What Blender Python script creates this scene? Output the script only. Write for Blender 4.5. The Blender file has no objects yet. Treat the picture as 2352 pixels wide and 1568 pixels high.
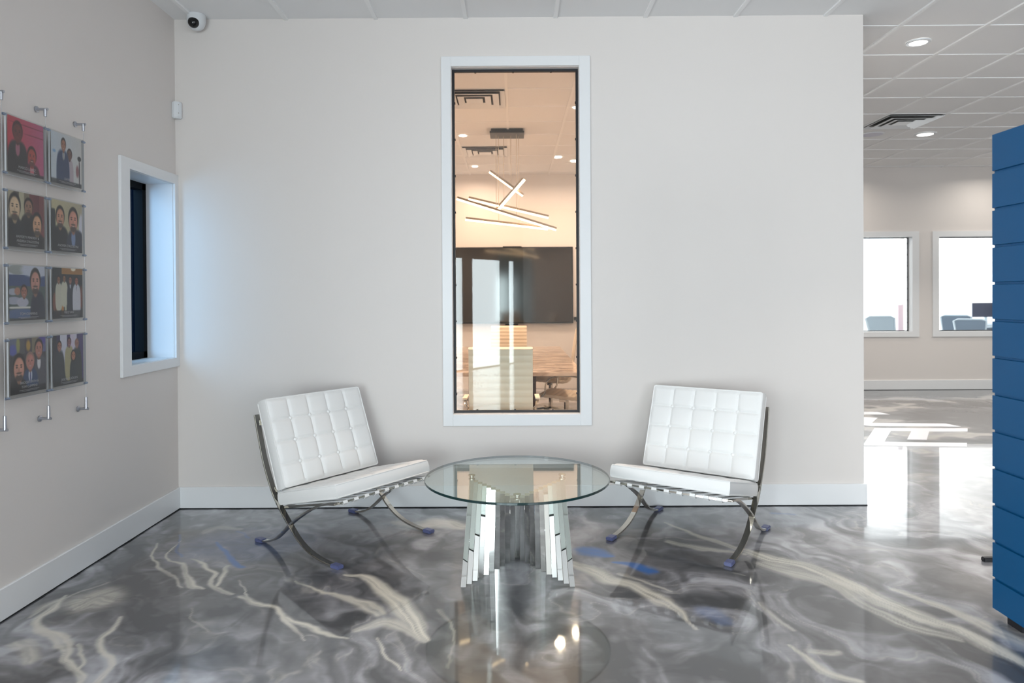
import bpy, bmesh, math, random
import numpy as np
from mathutils import Vector, Matrix
random.seed(7); rng = np.random.default_rng(7)
S = bpy.context.scene
COL = S.collection
PI = math.pi

# ------------------------------------------------------------------ camera
CAM_H, F_PX, SHIFT_PX = 1.43625, 1621.19, -91.68
yaw, pit, rol = -0.003023, 0.007480, 0.005920
fw = Vector((math.sin(yaw)*math.cos(pit), math.cos(yaw)*math.cos(pit), -math.sin(pit)))
r0 = Vector((math.cos(yaw), -math.sin(yaw), 0)); u0 = r0.cross(fw)
r1 = r0*math.cos(rol) - u0*math.sin(rol); u1 = u0*math.cos(rol) + r0*math.sin(rol)
cd = bpy.data.cameras.new('camera'); cam = bpy.data.objects.new('camera', cd); COL.objects.link(cam)
cd.sensor_width = 36; cd.sensor_fit = 'HORIZONTAL'; cd.lens = 36*F_PX/2352; cd.shift_y = SHIFT_PX/2352
cd.clip_start = .05; cd.clip_end = 200
cd.dof.use_dof = True; cd.dof.focus_distance = 4.3; cd.dof.aperture_fstop = 2.4
m = Matrix((r1, u1, -fw)).transposed().to_4x4(); m.translation = (0, 0, CAM_H)
cam.matrix_world = m
S.camera = cam

# ------------------------------------------------------------------ world, exposure, daylight
S.view_settings.view_transform = 'Standard'; S.view_settings.look = 'None'
S.view_settings.gamma = 1; S.view_settings.use_curve_mapping = False
S.view_settings.exposure = 0.64
S.cycles.max_bounces = 10; S.cycles.diffuse_bounces = 5; S.cycles.glossy_bounces = 6
S.cycles.transparent_max_bounces = 12; S.cycles.caustics_reflective = False; S.cycles.caustics_refractive = False
S.cycles.sample_clamp_indirect = 6
S.cycles.use_denoising = True
W = bpy.data.worlds.new('world'); S.world = W; W.use_nodes = True
bg = W.node_tree.nodes['Background']; bg.inputs[0].default_value = (.80, .90, 1, 1); bg.inputs[1].default_value = 1.6

def area(name, loc, direction, sx, sy, power, col, spread=None, shape='RECTANGLE'):
    l = bpy.data.lights.new(name, 'AREA'); l.shape = shape; l.size = sx; l.size_y = sy
    l.energy = power; l.color = col
    if spread: l.spread = spread
    o = bpy.data.objects.new(name, l); COL.objects.link(o); o.location = loc
    o.rotation_euler = Vector(direction).to_track_quat('-Z', 'Y').to_euler()
    return o
COOL = (.83, .92, 1.0); DAY = (.95, .975, 1.0); WARM = (1.0, .72, .54); NEUT = (1.0, .93, .84)
# radiance = power / (area * pi)
def win_light(name, loc, direction, sx, sz, radiance, col):
    return area(name, loc, direction, sx, sz, radiance*sx*sz*PI, col)
AX = Vector((-2.3, -2.0, 0)); AD = Vector((.5625, -.8268, 0)); AN = Vector((.8268, .5625, 0))
PANES = [(.10, 1.08), (1.30, 2.32), (2.63, 3.57)]
for s0, s1 in PANES + [(3.90, 4.08)]:
    c = AX + AD*((s0+s1)/2) - AN*.015; c.z = 1.10
    win_light('storefront_daylight', c, AN, s1-s0, 2.16, 8.0, (.84, .97, 1.0))
ADDED_FRONT = [(1.75, 3.15), (3.35, 4.75), (5.2, 6.6), (6.8, 8.2)]  # unseen windows added behind the camera to light the room
for x0, x1 in ADDED_FRONT:
    win_light('added_front_daylight', ((x0+x1)/2, -5.72, 1.45), (0, 1, 0), x1-x0, 2.5, 2.6, DAY)
win_light('side_daylight_lamp', (-3.35, 3.05, 2.0), (.62, .76, -.08), 1.5, 1.8, 5.5, (.68, .82, 1.0))
ADDED_SIDE = [(.85, 1.55), (-.75, -.05)]  # unseen left wall windows, added as a nearer light on the back wall
for y0, y1 in ADDED_SIDE:
    win_light('side_daylight_lamp', (-2.56, (y0+y1)/2, 1.62), (1, .25, 0), y1-y0, 1.2, 13.0, DAY)
win_light('office_window_daylight', (6.9, 17.2, 1.9), (0, -1, 0), 5.6, 3.0, 7.0, DAY)

# ------------------------------------------------------------------ helpers
def lin(c):
    if isinstance(c, str): c = [int(c[i:i+2], 16)/255 for i in (0, 2, 4)]
    return tuple(x/12.92 if x <= .04045 else ((x+.055)/1.055)**2.4 for x in c)
def mat(name, color, rough=.5, metal=0, coat=0, spec=.5, emit=None, estr=0, bump=0, bscale=200, vary=0, sheen=0, trans=0, aniso=0):
    mt = bpy.data.materials.new(name); mt.use_nodes = True
    nt = mt.node_tree; b = nt.nodes['Principled BSDF']; c = lin(color)
    b.inputs['Base Color'].default_value = (*c, 1); b.inputs['Roughness'].default_value = rough
    b.inputs['Metallic'].default_value = metal; b.inputs['Coat Weight'].default_value = coat
    b.inputs['Specular IOR Level'].default_value = spec
    if trans: b.inputs['Transmission Weight'].default_value = trans
    if emit:
        b.inputs['Emission Color'].default_value = (*lin(emit), 1); b.inputs['Emission Strength'].default_value = estr
    if bump or vary:
        tc = nt.nodes.new('ShaderNodeTexCoord'); n = nt.nodes.new('ShaderNodeTexNoise')
        n.inputs['Scale'].default_value = bscale; n.inputs['Detail'].default_value = 3
        nt.links.new(tc.outputs['Object'], n.inputs['Vector'])
        if bump:
            bp = nt.nodes.new('ShaderNodeBump'); bp.inputs['Strength'].default_value = bump; bp.inputs['Distance'].default_value = .002
            nt.links.new(n.outputs['Fac'], bp.inputs['Height']); nt.links.new(bp.outputs[0], b.inputs['Normal'])
        if vary:
            mx = nt.nodes.new('ShaderNodeMix'); mx.data_type = 'RGBA'
            mx.inputs[6].default_value = (*[v*(1-vary) for v in c], 1); mx.inputs[7].default_value = (*[min(1, v*(1+vary)) for v in c], 1)
            nt.links.new(n.outputs['Fac'], mx.inputs[0]); nt.links.new(mx.outputs[2], b.inputs['Base Color'])
    return mt
def pane_mat(name, tint, ior=1.5, boost=1.0):
    """clear sheet glass: transparent with Fresnel mirror on top"""
    mt = bpy.data.materials.new(name); mt.use_nodes = True; nt = mt.node_tree; nt.nodes.clear()
    o = nt.nodes.new('ShaderNodeOutputMaterial'); mx = nt.nodes.new('ShaderNodeMixShader')
    t = nt.nodes.new('ShaderNodeBsdfTransparent'); g = nt.nodes.new('ShaderNodeBsdfGlossy'); fr = nt.nodes.new('ShaderNodeFresnel')
    mm = nt.nodes.new('ShaderNodeMath'); mm.operation = 'MULTIPLY'; mm.inputs[1].default_value = boost; mm.use_clamp = True
    t.inputs[0].default_value = (*lin(tint), 1); g.inputs['Roughness'].default_value = 0.0; fr.inputs[0].default_value = ior
    ge = nt.nodes.new('ShaderNodeNewGeometry'); pw = nt.nodes.new('ShaderNodeMix'); pw.data_type = 'FLOAT'      # same air-to-glass mirror from either side
    pw.inputs[2].default_value = ior; pw.inputs[3].default_value = 1/ior
    nt.links.new(ge.outputs['Backfacing'], pw.inputs[0]); nt.links.new(pw.outputs[0], fr.inputs[0])
    nt.links.new(fr.outputs[0], mm.inputs[0]); nt.links.new(mm.outputs[0], mx.inputs[0])
    nt.links.new(t.outputs[0], mx.inputs[1]); nt.links.new(g.outputs[0], mx.inputs[2]); nt.links.new(mx.outputs[0], o.inputs[0])
    return mt

def tag(o, label=None, cat=None, group=None, kind=None):
    if label: o['label'] = label
    if cat: o['category'] = cat
    if group: o['group'] = group
    if kind: o['kind'] = kind
    return o
def thing(name, label, cat, loc=(0, 0, 0), rz=0, group=None):
    o = bpy.data.objects.new(name, None); COL.objects.link(o); o.empty_display_size = .05
    o.location = loc; o.rotation_euler = (0, 0, rz)
    return tag(o, label, cat, group)
class MB:
    """collects boxes, tubes, prisms into one mesh"""
    def __init__(s): s.v = []; s.f = []; s.mi = []; s.cur = 0
    def add(s, vs, fs):
        n = len(s.v); s.v += [tuple(v) for v in vs]; s.f += [tuple(i+n for i in f) for f in fs]; s.mi += [s.cur]*len(fs)
        return s
    def box(s, x0, x1, y0, y1, z0, z1):
        vs = [(x, y, z) for z in (z0, z1) for y in (y0, y1) for x in (x0, x1)]
        return s.add(vs, [(0, 2, 3, 1), (4, 5, 7, 6), (0, 1, 5, 4), (2, 6, 7, 3), (0, 4, 6, 2), (1, 3, 7, 5)])
    def hexa(s, bot, top):
        """bot/top: 4 points each, same winding (ccw seen from above)"""
        return s.add(list(bot)+list(top), [(3, 2, 1, 0), (4, 5, 6, 7), (0, 1, 5, 4), (1, 2, 6, 5), (2, 3, 7, 6), (3, 0, 4, 7)])
    def tube(s, pts, r, n=10, closed=False, radii=None, cap=True):
        pts = [Vector(p) for p in pts]; N = len(pts); rings = []
        up = None
        for i, p in enumerate(pts):
            if closed: t = pts[(i+1) % N]-pts[i-1]
            else: t = pts[min(i+1, N-1)]-pts[max(i-1, 0)]
            t.normalize()
            if up is None:
                up = Vector((0, 0, 1)) if abs(t.z) < .9 else Vector((1, 0, 0))
            a = t.cross(up); a.normalize(); b = a.cross(t); up = b
            rr = radii[i] if radii else r
            rings.append([p + (a*math.cos(2*PI*k/n) + b*math.sin(2*PI*k/n))*rr for k in range(n)])
        vs = [v for R in rings for v in R]; fs = []
        for i in range(N if closed else N-1):
            j = (i+1) % N
            for k in range(n): fs.append((i*n+k, i*n+(k+1) % n, j*n+(k+1) % n, j*n+k))
        if not closed and cap: fs.append(tuple(range(n-1, -1, -1))); fs.append(tuple((N-1)*n+k for k in range(n)))
        return s.add(vs, fs)
    def ribbon(s, pts, w, t, lat=(1, 0, 0)):
        """flat bar swept along pts; w = size along lat, t = thickness across"""
        pts = [Vector(p) for p in pts]; lat = Vector(lat).normalized(); N = len(pts); vs = []
        for i, p in enumerate(pts):
            tg = (pts[min(i+1, N-1)]-pts[max(i-1, 0)]).normalized(); nn = tg.cross(lat).normalized()
            ww = w[i] if isinstance(w, (list, tuple)) else w
            vs += [p-lat*ww/2-nn*t/2, p+lat*ww/2-nn*t/2, p+lat*ww/2+nn*t/2, p-lat*ww/2+nn*t/2]
        fs = []
        for i in range(N-1):
            for k in range(4): fs.append((i*4+k, i*4+(k+1) % 4, (i+1)*4+(k+1) % 4, (i+1)*4+k))
        fs.append((3, 2, 1, 0)); fs.append(tuple((N-1)*4+k for k in range(4)))
        return s.add(vs, fs)
    def lathe(s, prof, c=(0, 0, 0), n=32, axis='z'):
        vs = []; fs = []
        for r, z in prof:
            for k in range(n):
                a = 2*PI*k/n; x, y = r*math.cos(a), r*math.sin(a)
                v = (x, y, z) if axis == 'z' else ((x, z, y) if axis == 'y' else (z, x, y))
                vs.append((c[0]+v[0], c[1]+v[1], c[2]+v[2]))
        for i in range(len(prof)-1):
            for k in range(n): fs.append((i*n+k, i*n+(k+1) % n, (i+1)*n+(k+1) % n, (i+1)*n+k))
        fs.append(tuple(range(n-1, -1, -1))); fs.append(tuple((len(prof)-1)*n+k for k in range(n)))
        return s.add(vs, fs)
    def prism(s, poly, z0, z1):
        n = len(poly); vs = [(x, y, z0) for x, y in poly]+[(x, y, z1) for x, y in poly]
        fs = [tuple(range(n-1, -1, -1)), tuple(range(n, 2*n))]+[(i, (i+1) % n, n+(i+1) % n, n+i) for i in range(n)]
        return s.add(vs, fs)
    def build(s, name, mats, parent=None, smooth=False, bevel=0, seg=2, fix=True, angle=.6):
        me = bpy.data.meshes.new(name); me.from_pydata(s.v, [], s.f)
        if not isinstance(mats, (list, tuple)): mats = [mats]
        for mm in mats: me.materials.append(mm)
        if any(s.mi): me.polygons.foreach_set('material_index', s.mi)
        if fix:
            bm = bmesh.new(); bm.from_mesh(me); bmesh.ops.recalc_face_normals(bm, faces=bm.faces)
            if bevel:
                es = [e for e in bm.edges if len(e.link_faces) == 2 and e.calc_face_angle(0) > .5]
                bmesh.ops.bevel(bm, geom=es, offset=bevel, segments=seg, affect='EDGES', clamp_overlap=True)
            bm.to_mesh(me); bm.free()
        if smooth:
            me.shade_smooth(); me.set_sharp_from_angle(angle=angle)
        me.update()
        o = bpy.data.objects.new(name, me); COL.objects.link(o)
        if parent: o.parent = parent
        return o
def bez(pts, n=8):
    """Catmull-Rom through pts"""
    P = [Vector(p) for p in pts]; P = [P[0]*2-P[1]]+P+[P[-1]*2-P[-2]]; out = []
    for i in range(1, len(P)-2):
        for k in range(n):
            t = k/n; a, b, c, d = P[i-1:i+3]
            out.append(.5*((2*b)+(c-a)*t+(2*a-5*b+4*c-d)*t*t+(3*b-a-3*c+d)*t**3))
    out.append(P[-2]); return out
def struct(name, mb, m, parent=None, **k):
    o = mb.build(name, m, parent, **k)
    if not parent: o['kind'] = 'structure'
    return o
def copy_tree(o, parent=None):
    c = o.copy(); COL.objects.link(c); c.parent = parent
    for ch in list(o.children): copy_tree(ch, c)
    return c

# ------------------------------------------------------------------ materials
WALL = mat('wall_paint', (.866, .844, .828), .55, bump=.04, bscale=300)
CONFWALL = mat('meeting_room_paint', (.90, .88, .86), .6)
TRIM = mat('white_trim_paint', (.90, .905, .91), .35)
CEIL = mat('ceiling_tile', (.93, .93, .93), .85, bump=.15, bscale=500)
GRID = mat('ceiling_grid', (.95, .95, .95), .45)
BLACKF = mat('black_gasket', (.09, .09, .11), .5)
CHROME = mat('polished_chrome', (.80, .79, .76), .07, 1)
MIRROR = mat('mirror_steel', (.88, .88, .87), .025, 1)
BRUSH = mat('brushed_aluminium', (.72, .73, .76), .3, 1)
LEATHER = mat('white_leather', (.93, .93, .925), .42, bump=.12, bscale=350)
LEATHER2 = mat('cream_leather', (.87, .81, .72), .45)
BLUECAP = mat('blue_foot_sleeve', (.36, .385, .54), .3)
BLUE = mat('blue_lacquer', (.02, .32, .51), .42, spec=.3, vary=.03, bscale=6)
PLASTIC = mat('white_plastic', (.86, .87, .88), .3)
DARKG = mat('dark_dome', (.03, .03, .035), .08)
GUNMETAL = mat('gunmetal', (.24, .24, .23), .4, .6)
TVM = mat('tv_glass', (.055, .055, .05), .09, spec=.9)
TVF = mat('tv_bezel', (.04, .04, .04), .35)
WINGLASS = pane_mat('window_glass', (.97, .985, .98), 1.5, 1.45)
NAVY = mat('navy_facade', (.02, .075, .14), .9, spec=.05)
BLACKM = mat('black_window_metal', (.02, .03, .045), .6, spec=.1)
TABLEGLASS = pane_mat('table_glass', (.965, .985, .975), 1.5, 1.25)
GLASSEDGE = mat('glass_edge', (.015, .17, .17), .1, spec=.8)
WOODTOP = None

# ------------------------------------------------------------------ the setting
XL, XR, YB, ZC, YF = -2.301, 2.378, 4.809, 3.331, 10.78
def wall_y(mb, y0, y1, x0, x1, z0, z1, holes):
    """wall in the xz plane between y0,y1 with rectangular holes (hx0,hx1,hz0,hz1) sorted by x"""
    x = x0
    for a, b, c, d in holes:
        mb.box(x, a, y0, y1, z0, z1); mb.box(a, b, y0, y1, z0, c); mb.box(a, b, y0, y1, d, z1); x = b
    mb.box(x, x1, y0, y1, z0, z1)
def wall_x(mb, x0, x1, y0, y1, z0, z1, holes):
    y = y0
    for a, b, c, d in holes:
        mb.box(x0, x1, y, a, z0, z1); mb.box(x0, x1, a, b, z0, c); mb.box(x0, x1, a, b, d, z1); y = b
    mb.box(x0, x1, y, y1, z0, z1)
CW = (-.424, .453, .629, 3.000)           # centre window hole x0 x1 z0 z1
LW = (4.200, 4.767, 1.031, 2.212)         # left window hole y0 y1 z0 z1
FW1 = (4.70, 5.957, .868, 2.294); FW2 = (6.347, 8.05, .868, 2.294)
TOP = 3.45
mb = MB(); wall_x(mb, XL-.22, XL, -2.0, YF+.14, 0, TOP, [(-.75, -.05, 1.031, 2.212), (.85, 1.55, 1.031, 2.212), LW]); struct('wall_left', mb, WALL)
mb = MB(); wall_y(mb, YB, YB+.13, XL, XR, 0, TOP, [CW]); struct('wall_back', mb, WALL)
mb = MB(); wall_x(mb, XR-.12, XR, YB+.13, YF, 0, TOP, []); struct('wall_corridor', mb, WALL)
mb = MB(); wall_y(mb, YF-.2, YF-.06, XR, 9.5, 0, TOP, [FW1, FW2]); struct('wall_far', mb, WALL)
mb = MB(); mb.box(XL, XR-.12, 10.98, 11.1, 0, TOP); struct('wall_meeting_room', mb, CONFWALL)
mb = MB(); wall_x(mb, 9.5, 9.64, -5.75, 17.6, 0, TOP, []); struct('wall_right', mb, WALL)
mb = MB(); wall_y(mb, -5.69, -5.55, .2, 9.5, 0, TOP, [(a, b, .2, 2.7) for a, b in ADDED_FRONT]); struct('wall_front', mb, WALL)
mb = MB(); wall_y(mb, 17.3, 17.44, 3.2, 9.5, 0, TOP, [(4.1, 9.3, .45, 3.2)]); mb.box(3.0, 3.14, 10.78, 17.44, 0, TOP); struct('wall_office', mb, mat('office_paint', (.93, .93, .93), .6))
# angled storefront wall
mb = MB()
def aq(s, off, z): v = AX+AD*s+AN*off; return (v.x, v.y, z)
def abox(mb, s0, s1, o0, o1, z0, z1):
    mb.hexa([aq(s0, o0, z0), aq(s1, o0, z0), aq(s1, o1, z0), aq(s0, o1, z0)], [aq(s0, o0, z1), aq(s1, o0, z1), aq(s1, o1, z1), aq(s0, o1, z1)])
sp = PANES+[(3.90, 4.08)]; cur = -.05
for a, b in sp:
    abox(mb, cur, a, -.07, 0, 0, TOP); abox(mb, a, b, -.07, 0, 2.18, TOP); abox(mb, a, b, -.07, 0, 0, .02); cur = b
abox(mb, cur, 4.5, -.07, 0, 0, TOP); struct('wall_storefront', mb, mat('storefront_frame_paint', (.62, .62, .61), .5))
# ceilings with their grid
def ceiling(name, x0, x1, y0, y1, gx, gy):
    mb = MB(); mb.box(x0, x1, y0, y1, ZC, ZC+.05); mb.cur = 1
    for x in gx: mb.box(x-.013, x+.013, y0, y1, ZC-.011, ZC+.002)
    for y in gy: mb.box(x0, x1, y-.010, y+.010, ZC-.005, ZC+.003)
    mb.cur = 1
    return struct(name, mb, [CEIL, GRID])
gxs = [2.731+.61*k for k in range(-9, 12)]; gys = [5.009+.61*j for j in range(-18, 10)]
ceiling('ceiling', XL, 9.5, -5.55, YB, [x for x in gxs if XL < x < 9.5], [y for y in gys if y < YB])
ceiling('ceiling_corridor', XR, 9.5, YB, YF-.2, [x for x in gxs if XR < x < 9.5], [y for y in gys if YB < y < YF-.2])
ceiling('ceiling_meeting_room', XL, XR-.12, YB+.13, 10.98, [.55+.61*k for k in range(-4, 3)], [6.45+.612*j for j in range(-2, 8)])
mb = MB(); mb.box(3.1, 9.5, YF-.06, 17.3, ZC, ZC+.05); struct('ceiling_office', mb, CEIL)
# baseboards
def base(name, *boxes):
    mb = MB()
    for b in boxes: mb.box(*b)
    return struct(name, mb, TRIM, bevel=.003, seg=1)
BH = .148
base('baseboard_left', (XL, XL+.015, -2.0, YB, .004, BH))
base('baseboard_back', (XL+.015, XR+.015, YB-.015, YB, .004, BH), (XR, XR+.015, YB, 10.5, .004, BH))
base('baseboard_far', (XR+.015, 9.5, YF-.215, YF-.2, .004, BH))
SHADOWGAP = mat('shadow_gap_dark', (.06, .07, .08), .8)
mb = MB(); mb.box(XL, XL+.016, -2.0, YB, 0, .006); mb.box(XL, XR+.016, YB-.016, YB, 0, .006); mb.box(XR, 9.5, YF-.216, YF-.2, 0, .006); struct('trim_shadow_1', mb, SHADOWGAP)  # dark strip coloured in as the shade under the baseboards
# window 1: tall interior window in the back wall
def casing_y(mb, x0, x1, z0, z1, ox0, ox1, oz0, oz1, y0, y1):
    mb.box(ox0, x0, y0, y1, oz0, oz1); mb.box(x1, ox1, y0, y1, oz0, oz1)
    mb.box(x0, x1, y0, y1, oz0, z0); mb.box(x0, x1, y0, y1, z1, oz1)
def frame_y(mb, x0, x1, z0, z1, w, y0, y1):
    mb.box(x0, x0+w, y0, y1, z0, z1); mb.box(x1-w, x1, y0, y1, z0, z1)
    mb.box(x0+w, x1-w, y0, y1, z0, z0+w); mb.box(x0+w, x1-w, y0, y1, z1-w, z1)
w1 = bpy.data.objects.new('window_1', None); COL.objects.link(w1); w1['kind'] = 'structure'
mb = MB(); casing_y(mb, CW[0]+.004, CW[1]-.004, CW[2]+.004, CW[3]-.004, -.487, .524, .555, 3.063, YB-.018, YB)
mb.build('casing', TRIM, w1, bevel=.002, seg=1)
mb = MB(); casing_y(mb, CW[0]+.006, CW[1]-.006, CW[2]+.006, CW[3]-.006, CW[0], CW[1], CW[2], CW[3], YB, YB+.13)
mb.build('jamb', TRIM, w1)
gx0, gx1, gz0, gz1 = CW[0]+.006, CW[1]-.006, CW[2]+.006, CW[3]-.006
mb = MB(); frame_y(mb, gx0, gx1, gz0, gz1, .016, YB+.05, YB+.075)
for k in range(10):
    z = gz0+.13+k*.25
    for x in (gx0+.016, gx1-.016): mb.box(x-.005, x+.005, YB+.046, YB+.05+.02, z-.006, z+.006)
for k in range(3):
    x = gx0+.16+k*.26
    for z in (gz0+.016, gz1-.016): mb.box(x-.006, x+.006, YB+.046, YB+.05+.02, z-.005, z+.005)
mb.build('gasket', BLACKF, w1)
mb = MB(); mb.add([(gx0+.01, YB+.062, gz0+.01), (gx1-.01, YB+.062, gz0+.01), (gx1-.01, YB+.062, gz1-.01), (gx0+.01, YB+.062, gz1-.01)], [(0, 1, 2, 3)])
mb.build('pane', WINGLASS, w1, fix=False)
# windows 2 and 3: far wall windows
for i, (a, b, c, d) in enumerate((FW1, FW2)):
    w = bpy.data.objects.new('window_%d' % (i+2), None); COL.objects.link(w); w['kind'] = 'structure'
    mb = MB(); casing_y(mb, a+.004, b-.004, c+.004, d-.004, a-.09, b+.09 if i else b+.096, c-.072, d+.076, YF-.218, YF-.2); mb.build('casing', TRIM, w)
    mb = MB(); casing_y(mb, a+.006, b-.006, c+.006, d-.006, a, b, c, d, YF-.2, YF-.06); mb.build('jamb', TRIM, w)
    mb = MB(); frame_y(mb, a+.006, b-.006, c+.006, d-.006, .013, YF-.11, YF-.085)
    for k in range(8):
        z = c+.14+k*.17
        for x in (a+.02, b-.02): mb.box(x-.006, x+.006, YF-.112, YF-.085, z-.006, z+.006)
    mb.build('gasket', BLACKF, w)
    mb = MB(); mb.add([(a+.01, YF-.1, c+.01), (b-.01, YF-.1, c+.01), (b-.01, YF-.1, d-.01), (a+.01, YF-.1, d-.01)], [(0, 1, 2, 3)]); mb.build('pane', WINGLASS, w, fix=False)
# window 4: narrow window in the left wall
w = bpy.data.objects.new('window_4', None); COL.objects.link(w); w['kind'] = 'structure'
y0, y1, z0, z1 = LW
mb = MB()
for b in ((y0-.094, y0+.004, z0-.057, z1+.061), (y1-.004, y1+.071, z0-.057, z1+.061), (y0, y1, z0-.057, z0+.004), (y0, y1, z1-.004, z1+.061)): mb.box(XL, XL+.018, *b)
mb.build('casing', TRIM, w, bevel=.002, seg=1)
mb = MB()
for b in ((y0, y0+.006, z0, z1), (y1-.006, y1, z0, z1), (y0, y1, z0, z0+.006), (y0, y1, z1-.006, z1)): mb.box(XL-.2, XL, *b)
mb.build('jamb', TRIM, w)
mb = MB()
for b in ((y0, y0+.05, z0, z1), (y1-.05, y1, z0, z1), (y0, y1, z0, z0+.05), (y0, y1, z1-.05, z1)): mb.box(XL-.24, XL-.18, *b)
mb.build('frame', BLACKM, w)
mb = MB()
for b in ((y1-.20, y1-.17, z0+.05, z1-.05),): mb.box(XL-.235, XL-.2, *b)
mb.build('sash', mat('blue_black_sash', (.02, .05, .09), .6, spec=.1), w)
mb = MB(); mb.add([(XL-.215, y0+.03, z0+.03), (XL-.215, y1-.03, z0+.03), (XL-.215, y1-.03, z1-.03), (XL-.215, y0+.03, z1-.03)], [(0, 1, 2, 3)]); mb.build('pane', pane_mat('tinted_pane', (.6, .75, .85), 1.5, .3), w, fix=False)
for k, (a, b_) in enumerate(ADDED_SIDE):  # casings and frames of the added side windows, out of view
    w = bpy.data.objects.new('window_%d' % (5+k), None); COL.objects.link(w); w['kind'] = 'structure'
    mb = MB()
    for b in ((a-.094, a+.004, z0-.057, z1+.061), (b_-.004, b_+.094, z0-.057, z1+.061), (a, b_, z0-.057, z0+.004), (a, b_, z1-.004, z1+.061)): mb.box(XL, XL+.018, *b)
    mb.build('casing', TRIM, w)
    mb = MB()
    for b in ((a, a+.04, z0, z1), (b_-.04, b_, z0, z1), (a, b_, z0, z0+.04), (a, b_, z1-.04, z1)): mb.box(XL-.24, XL-.18, *b)
    mb.build('frame', BLACKM, w)
mb = MB(); mb.box(-8, -7.8, 5.2, 22, -1, 7); mb.box(-7.8, -3.2, 9.5, 9.7, -1, 7)
struct('wall_exterior', mb, NAVY)
mb = MB(); mb.box(-9, -2.53, -2, 23, -.3, -.05); struct('ground', mb, mat('outside_paving', (.35, .37, .40), .9))

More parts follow.
